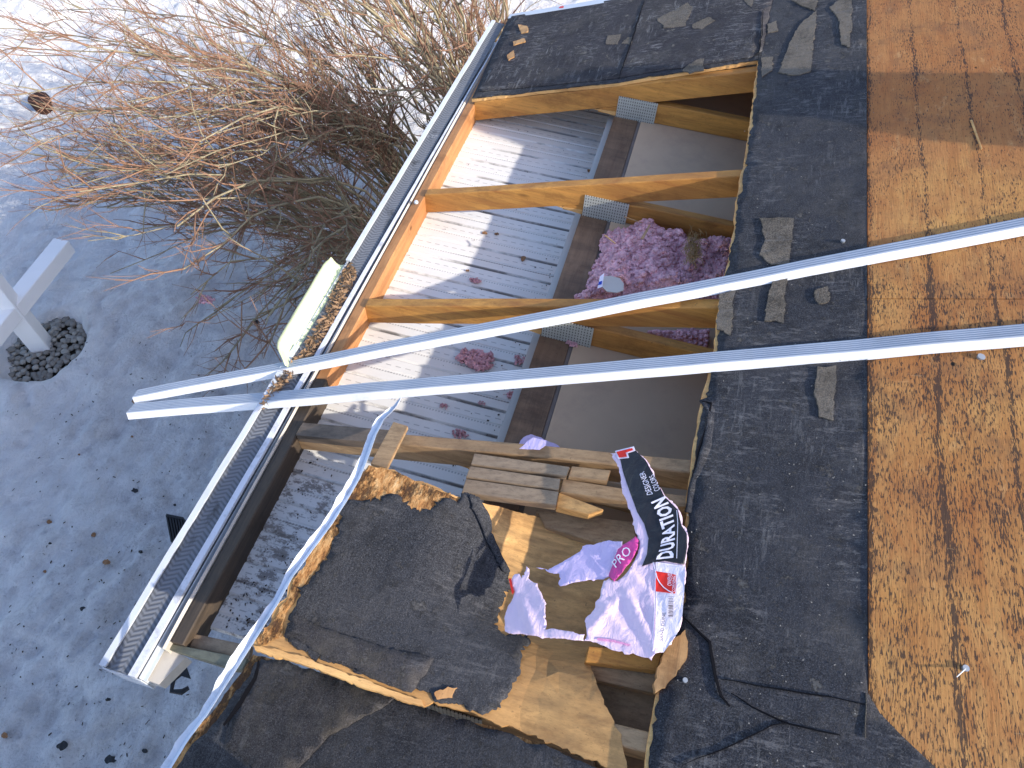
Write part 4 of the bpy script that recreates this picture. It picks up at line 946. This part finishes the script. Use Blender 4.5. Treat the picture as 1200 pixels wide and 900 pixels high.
leaf(582, 275, ZS, .018, .3, 'second brown leaf just right of the one at the shadow edge')
leaf(613, 304, ZS, .028, 1.6, 'curled tan leaf in the shaded part of the second soffit bay')
leaf(548, 318, ZS, .014, .5, 'tiny brown leaf beside the small pink tuft')
rnd = random.Random(77)
mb = MB()
def chip(x, y, z, L, wd, an, h=.002):
    d = Vector((math.cos(an), math.sin(an), 0)) * L; s = Vector((-math.sin(an), math.cos(an), 0)) * wd; c = Vector((x, y, z))
    mb.quadbox([c - d - s * .4, c + d * .6 - s, c + d + s * .3, c - d * .7 + s], [p + Vector((0, 0, h)) for p in (c - d - s * .4, c + d * .6 - s, c + d + s * .3, c - d * .7 + s)])
for i in range(420):
    if i < 200: x = rnd.uniform(-.87, -.62 + rnd.random() * .2); yy = .36 + abs(rnd.gauss(0, .22))
    elif i < 300: x = -.27 - abs(rnd.gauss(0, .05)); yy = rnd.uniform(.9, 2.1)
    else: x = rnd.uniform(-.88, -.27); yy = rnd.uniform(.4, 3.2)
    if yy > 3.3: continue
    chip(x, yy, ZS + .0035, rnd.uniform(.001, .0045 if i < 300 else .002), rnd.uniform(.001, .0032 if i < 300 else .0018), rnd.uniform(0, 6.28), rnd.uniform(.001, .004))
o = mb.build('roof_grit', m_plain('dark_grit', (.05, .038, .03), .9, .1, var=.6)); tag(o, kind='stuff'); o['label'] = 'dark grit and splinters scattered over the white soffit'; o['category'] = 'debris'
mb = MB()
for i in range(230):
    u = rnd.uniform(790, 1030); v = rnd.uniform(0, 900); p = rp(u, v, .021)
    if u < 895 - .15 * v: continue
    chip(p.x, p.y, (roofz(p.x) + (.021 if p.x < XC else .013)), rnd.uniform(.0007, .0022), rnd.uniform(.0006, .0015), rnd.uniform(0, 6.28), .0006)
o = mb.build('stone_granules', m_plain('pale_granule', (.22, .215, .20), .8, .2, var=.5)); tag(o, kind='stuff'); o['label'] = 'pale stone granules and crumbs scattered on the roof'; o['category'] = 'debris'
# roofing nails
def nail(u, v, off, label, r=.006, L=0, an=0):
    c = rp(u, v, off); mb = MB(); mb.tube([c - Vector((0, 0, .004)), c + Vector((0, 0, .0015))], [r, r], 12)
    if L: d = Vector((math.cos(an), math.sin(an), .1)); mb.tube([c, c + d * L], [.0016, .001], 6)
    o = mb.build('roofing_nail', GALV, origin=tuple(c)); tag(o, label, 'nail')
nail(803, 797, .0235, 'round pale nail head on the black felt beside the bottom of the hole', .005)
nail(1132, 783, .015, 'galvanised nail with a pale washer, bent over on the bare plywood near the bottom', .006, .03, 4.0)
nail(988, 282, .0235, 'pale nail head in the black felt near the plywood edge, above the upper channel', .006)
nail(1150, 418, .015, 'pale washer on the bare plywood just below the lower channel', .009)
board('plywood_splinter', [(1137, 140), (1140, 140), (1152, 174), (1150, 175)], .018, .004, W_LAYER, 'pale splinter standing up from the bare plywood in the shadow band', 'splinter')

# ------------------------------------------------------------------ post, cross rail and stone bed
pc = pz(46, 401, 0); 
root = thing('white_post', (pc.x, pc.y, -.05)); tag(root, 'white timber post with a slanting cross rail rising from a stone bed', 'post')
mb = MB(); h = .066; ang = .55; ca, sa = math.cos(ang), math.sin(ang)
def sq(cx, cy, z): return [(cx + (a * ca - b * sa) * h, cy + (a * sa + b * ca) * h, z) for a, b in ((-1, -1), (1, -1), (1, 1), (-1, 1))]
mb.quadbox(sq(pc.x, pc.y, -.08), sq(pc.x, pc.y, 1.5)); mb.build('post', POSTW, root, bevel=.004)
zc = .40; a = pz(76, 287, zc); b = pz(-36, 426, zc); d = (b - a).normalized();  s = Vector((-d.y, d.x, 0)) * .064; off = Vector((.0, 0, 0))
mb = MB(); up = Vector((0, 0, .06)); mb.quadbox([a - s - up, a + s - up, a + s + up, a - s + up], [b - s - up, b + s - up, b + s + up, b - s + up]); mb.build('cross_rail', POSTW, root, bevel=.004)
P = []
for i in range(40):
    t = 2 * math.pi * i / 40; k = 1.25; P.append((ROCK_C.x + math.cos(t) * .24 * k, ROCK_C.y + math.sin(t) * .29 * k))
o = slab('soil_bed', P, lambda x, y: -.075, .03, .06, GRAV); tag(o, kind='structure')
rnd = random.Random(4); protos = []
for k in range(5):
    mb = MB(); mb.blob((0, 0, 0), .03, k * 3, .45, 2, (1, .78, .6)); 
    o = mb.build('river_stone', STONE if k % 3 else STONE2, smooth=True); tag(o, 'grey river stone in the bed around the foot of the white post', 'stone', 'river stones in the bed around the white post'); protos.append(o)
spots = []
tries = 0
while len(spots) < 130 and tries < 9000:
    tries += 1; x = ROCK_C.x + rnd.uniform(-.3, .3); yy = ROCK_C.y + rnd.uniform(-.36, .36)
    if rockd(x, yy) > 1.25 or (Vector((x, yy)) - Vector((pc.x, pc.y))).length < .085: continue
    if any((x - a) ** 2 + (yy - b) ** 2 < .033 ** 2 for a, b in spots): continue
    spots.append((x, yy))
for i, (x, yy) in enumerate(spots):
    p = protos[i % 5]; o = p if i < 5 else p.copy()
    if i >= 5: COL.objects.link(o)
    o.location = (x, yy, -.05 + rnd.uniform(0, .018)); o.rotation_euler = (rnd.uniform(-.3, .3), rnd.uniform(-.3, .3), rnd.uniform(0, 6.28)); s_ = rnd.uniform(.65, 1.15); o.scale = (s_, s_, s_)

# ------------------------------------------------------------------ bare shrubs
def shrub(base, tips, seed, label, nbr, sr=.011, tgl=1.0):
    rnd = random.Random(seed); root = thing('bare_shrub', tuple(base)); tag(root, label, 'shrub', 'bare shrubs beside the gutter')
    st = MB(); tw = MB()
    def jit(v, k): return v + Vector((rnd.uniform(-k, k), rnd.uniform(-k, k), rnd.uniform(-k, k)))
    for T in tips:
        b0 = Vector(base) + Vector((rnd.gauss(0, .13), rnd.gauss(0, .16), -.03)); L = (T - b0).length
        c = b0 + Vector((0, 0, L * .42)) + (T - b0) * .18; c = jit(c, .10)
        N = 11; pts = []
        for i in range(N + 1):
            t = i / N; p = b0 * (1 - t) ** 2 + c * 2 * t * (1 - t) + T * t * t; pts.append(jit(p, .014 + .022 * t) if 0 < i else p)
        r0 = sr * rnd.uniform(.6, 1.5); st.tube(pts, [r0 * (1 - .78 * (i / N) ** .8) for i in range(N + 1)], 5)
        for k in range(nbr):
            t = 1 - .62 * rnd.random() ** 1.3; i = min(int(t * N), N - 1); p = pts[i].lerp(pts[i + 1], t * N - i); d = (pts[i + 1] - pts[i]).normalized()
            dd = (d + Vector((rnd.gauss(0, .45), rnd.gauss(0, .45), rnd.gauss(.05, .40)))).normalized(); L2 = rnd.uniform(.16, .5) * tgl
            bp = [p]; dr = dd.copy()
            for j in range(4): dr = (dr + Vector((rnd.gauss(0, .20), rnd.gauss(0, .20), rnd.gauss(.07, .18)))).normalized(); bp.append(bp[-1] + dr * L2 / 4)
            rr = r0 * .42 * (1 - .5 * t) + .0015
            (st if rnd.random() < .35 else tw).tube(bp, [rr, rr * .85, rr * .68, rr * .5, rr * .32], 4)
            for q in range(rnd.randint(3, 6)):
                u_ = rnd.uniform(.15, 1); j = min(int(u_ * 4), 3); o_ = bp[j].lerp(bp[j + 1], u_ * 4 - j); e = (dr + Vector((rnd.gauss(0, .5), rnd.gauss(0, .5), rnd.gauss(.05, .35)))).normalized(); L3 = rnd.uniform(.05, .2) * tgl
                m_ = o_ + e * L3 * .5 + Vector((rnd.gauss(0, .006), rnd.gauss(0, .006), rnd.gauss(0, .006)))
                tw.tube([o_, m_, m_ + (e + Vector((0, 0, rnd.uniform(-.2, .3)))).normalized() * L3 * .5], [.0020, .0015, .0009], 3)
    st.build('stems', BARK, root, smooth=True); tw.build('twigs', TWIG, root, smooth=True)
    return root
rnd = random.Random(19)
def tipin(poly, n, z0, z1):
    out = []
    while len(out) < n:
        u = rnd.uniform(-40, 620); v = rnd.uniform(-120, 460)
        if inside(u, v, poly): out.append(pz(u, v, rnd.uniform(z0, z1)))
    return out
low = [(30, 170), (200, 140), (330, 170), (410, 230), (430, 300), (400, 390), (330, 440), (250, 420), (215, 360), (150, 330), (90, 300), (40, 250)]
mid_ = [(15, 30), (150, -60), (330, -80), (420, 40), (430, 150), (350, 210), (200, 230), (80, 210), (0, 150)]
upp = [(300, -100), (600, -120), (590, 20), (520, 80), (440, 120), (340, 60)]
shrub(Vector((-1.95, 3.75, 0)), tipin(low, 68, .8, 2.2), 1, 'lowest bare shrub, dark shaded twigs beside the pale green trim piece', 12, sr=.013, tgl=1.0)
shrub(Vector((-2.0, 4.6, 0)), tipin(mid_, 66, 1.1, 2.3), 2, 'middle bare shrub with sunlit tan and reddish twigs reaching furthest left', 15, sr=.012, tgl=1.15)
shrub(Vector((-1.45, 4.9, 0)), tipin(upp, 60, 1.2, 2.6), 3, 'upper bare shrub of thick grey brown stems against the top end of the gutter', 9, sr=.018, tgl=1.1)
# pole lodged in the shrub, pink fluff, planter
A = pz(190, 182, 1.35); B = pz(345, 258, 1.25); mb = MB(); mb.tube([A, A.lerp(B, .5), B], [.011, .011, .011], 8); o = mb.build('metal_pole', GALV, smooth=True, origin=tuple(A)); tag(o, 'thin grey metal pole lodged slanting in the bare shrub', 'pole')
tuft('insulation_tuft', 241, 352, .9, .04, 26, PINK, 'dusky pink insulation tuft caught in the shaded twigs of the lower shrub', 21)
mb = MB(); c = pz(55, 133, 0); mb.tube([c + Vector((0, 0, -.02)), c + Vector((0, 0, .02)), c + Vector((0, 0, .16)), c + Vector((0, 0, .18))], [.05, .075, .10, .095], 12); o = mb.build('brown_pot', RUST, origin=tuple(c)); tag(o, 'rusty brown pot standing in the snow behind the left twigs', 'pot')

# ------------------------------------------------------------------ scraps on the snow
GS = 'scraps lying on the trodden snow'
SC = [(158, 575, .05, 'black flat felt scrap on the snow left of the gutter', BLACK), (205, 592, .022, 'tiny black scrap just above the black grate on the snow', BLACK), (59, 637, .02, 'tiny black speck of felt on the snow near the left edge', BLACK),
      (165, 647, .03, 'small black scrap between two leaves on the snow', BLACK), (98, 714, .045, 'black crumpled scrap in the middle of the lower snow', BLACK), (127, 820, .03, 'small black chip left of the gutter end', BLACK), (73, 874, .06, 'brown black curled scrap near the bottom left corner', BLACK),
      (130, 890, .065, 'largest black scrap at the very bottom of the snow', BLACK), (170, 880, .035, 'black crumb right of the bottom scrap', BLACK), (125, 659, .05, 'brown leaf on the snow above the middle scrap', LEAFM), (110, 627, .035, 'curled brown leaf near the left snow', LEAFM), (58, 612, .04, 'tan leaf high on the left snow', LEAFM),
      (53, 670, .025, 'thin brown leaf near the left snow edge', LEAFM), (93, 533, .02, 'tiny dark leaf on the snow below the stone bed', LEAFM), (158, 471, .05, 'dark dried leaf cluster at the twig tip above the channel ends', LEAFM), (300, 378, .06, 'black scrap under the shrub by the pale green trim', BLACK),
      (6, 862, .04, 'brown fleck at the bottom left snow edge', LEAFM), (240, 846, .04, 'dark slush covered scrap between the eave and the bent trim', BLACK), (155, 512, .02, 'tiny dark leaf just below the channel ends', LEAFM)]
for i, (u, v, L, lab, mt) in enumerate(SC):
    p = pz(u, v, 0); z = snowz(p.x, p.y) ; p = pz(u, v, z); leaf(u, v, p.z + .004, L, rnd.uniform(-.6, .6), lab, mt, 'felt_scrap' if mt is BLACK else 'dead_leaf', 'scrap' if mt is BLACK else 'leaf', GS)
for i in range(70):
    u = rnd.uniform(0, 230); v = rnd.uniform(430, 900); p = pz(u, v, 0)
o = None
mb = MB()
for i in range(260):
    u = rnd.uniform(-10, 330); v = rnd.uniform(400, 905); p = pz(u, v, 0)
    chip(p.x, p.y, snowz(p.x, p.y) + .002, rnd.uniform(.003, .012), rnd.uniform(.001, .005), rnd.uniform(0, 6.28), .003)
o = mb.build('snow_litter', m_plain('snow_grit', (.06, .045, .035), .9, .1, var=.6)); tag(o, kind='stuff'); o['label'] = 'dark crumbs and twig bits scattered over the trodden snow'; o['category'] = 'litter'
# black grate half hidden by the gutter
c0 = pz(197, 606, .12); mb = MB()
q = [pz(u, v, .12) for u, v in [(197, 606), (217, 610), (221, 630), (203, 637)]]
for i in range(7):
    t = i / 6; a = q[0].lerp(q[1], t); b = q[3].lerp(q[2], t); d = (q[1] - q[0]).normalized() * .006
    mb.quadbox([a - d, a + d, b + d, b - d], [p + Vector((0, 0, .03)) for p in (a - d, a + d, b + d, b - d)])
for (a, b) in ((q[0], q[1]), (q[3], q[2])):
    s = (q[3] - q[0]).normalized() * .010; mb.quadbox([a - s, b - s, b + s, a + s], [p + Vector((0, 0, .033)) for p in (a - s, b - s, b + s, a + s)])
mb.quadbox([p + Vector((0, 0, -.1)) for p in q], [p + Vector((0, 0, -.004)) for p in q])
o = mb.build('black_grate', BLACK, origin=tuple(c0 - Vector((0, 0, .12)))); tag(o, 'black plastic grate on the snow half hidden behind the gutter', 'grate')
# black bracket hanging below the eave end
mb = MB(); L = [pz(u, v, 1.6) for u, v in [(212, 782), (211, 790), (203, 797), (201, 810), (213, 811), (221, 806)]]; mb.tube(L, [.012, .011, .009, .009, .011, .008], 6)
mb.quadbox([pz(u, v, 1.6) for u, v in [(208, 778), (219, 782), (224, 796), (212, 792)]], [pz(u, v, 1.63) for u, v in [(208, 778), (219, 782), (224, 796), (212, 792)]])
o = mb.build('black_bracket', BLACK, origin=tuple(L[0])); tag(o, 'curved black plastic bracket hanging below the mossy eave board', 'bracket')

# ------------------------------------------------------------------ casters added outside the frame for the long shadows
vx, vy = 2.35, 2.02
vent = thing('vent_caster', (vx, vy, roofz(vx))); tag(vent, 'added unseen shadow caster, a wide metal roof vent with a cap, standing up the slope on bare plywood', 'vent')  # added, unseen: shaped for the shadow band on the upper deck
mb = MB(); mb.tube([(vx, vy - .04, roofz(vx) - .06), (vx, vy - .04, roofz(vx) + .32), (vx, vy, roofz(vx) + .42), (vx, vy, roofz(vx) + .60)], [.21, .20, .145, .145], 24); mb.build('pipe', GALV, vent, smooth=False)
mb = MB(); mb.tube([(vx, vy, roofz(vx) + .60), (vx, vy, roofz(vx) + .64), (vx, vy, roofz(vx) + .70)], [.16, .16, .02], 24); mb.build('cap', GALV, vent)
for k in range(4):  # added, unseen: stack placed to shade the lower eave corner
    mb = MB(); z0 = .02 + k * .085; x0, y0 = -.50 + .01 * k, -.012 - .004 * k
    q = [(x0, y0 - .02), (x0 + .22, y0), (x0 + .26, y0 - .9), (x0 + .02, y0 - .93)]
    mb.quadbox([(a, b, roofz(a) + z0) for a, b in q], [(a, b, roofz(a) + z0 + .08) for a, b in q])
    o = mb.build('bundle_caster', BLACK, origin=(x0 + .12, y0 - .45, roofz(x0 + .12) + z0), bevel=.008); tag(o, ['lowest', 'second', 'third', 'topmost'][k] + ' added shadow caster shaped as a black wrapped shingle bundle near the eave', 'shingle bundle', 'added shadow casters')
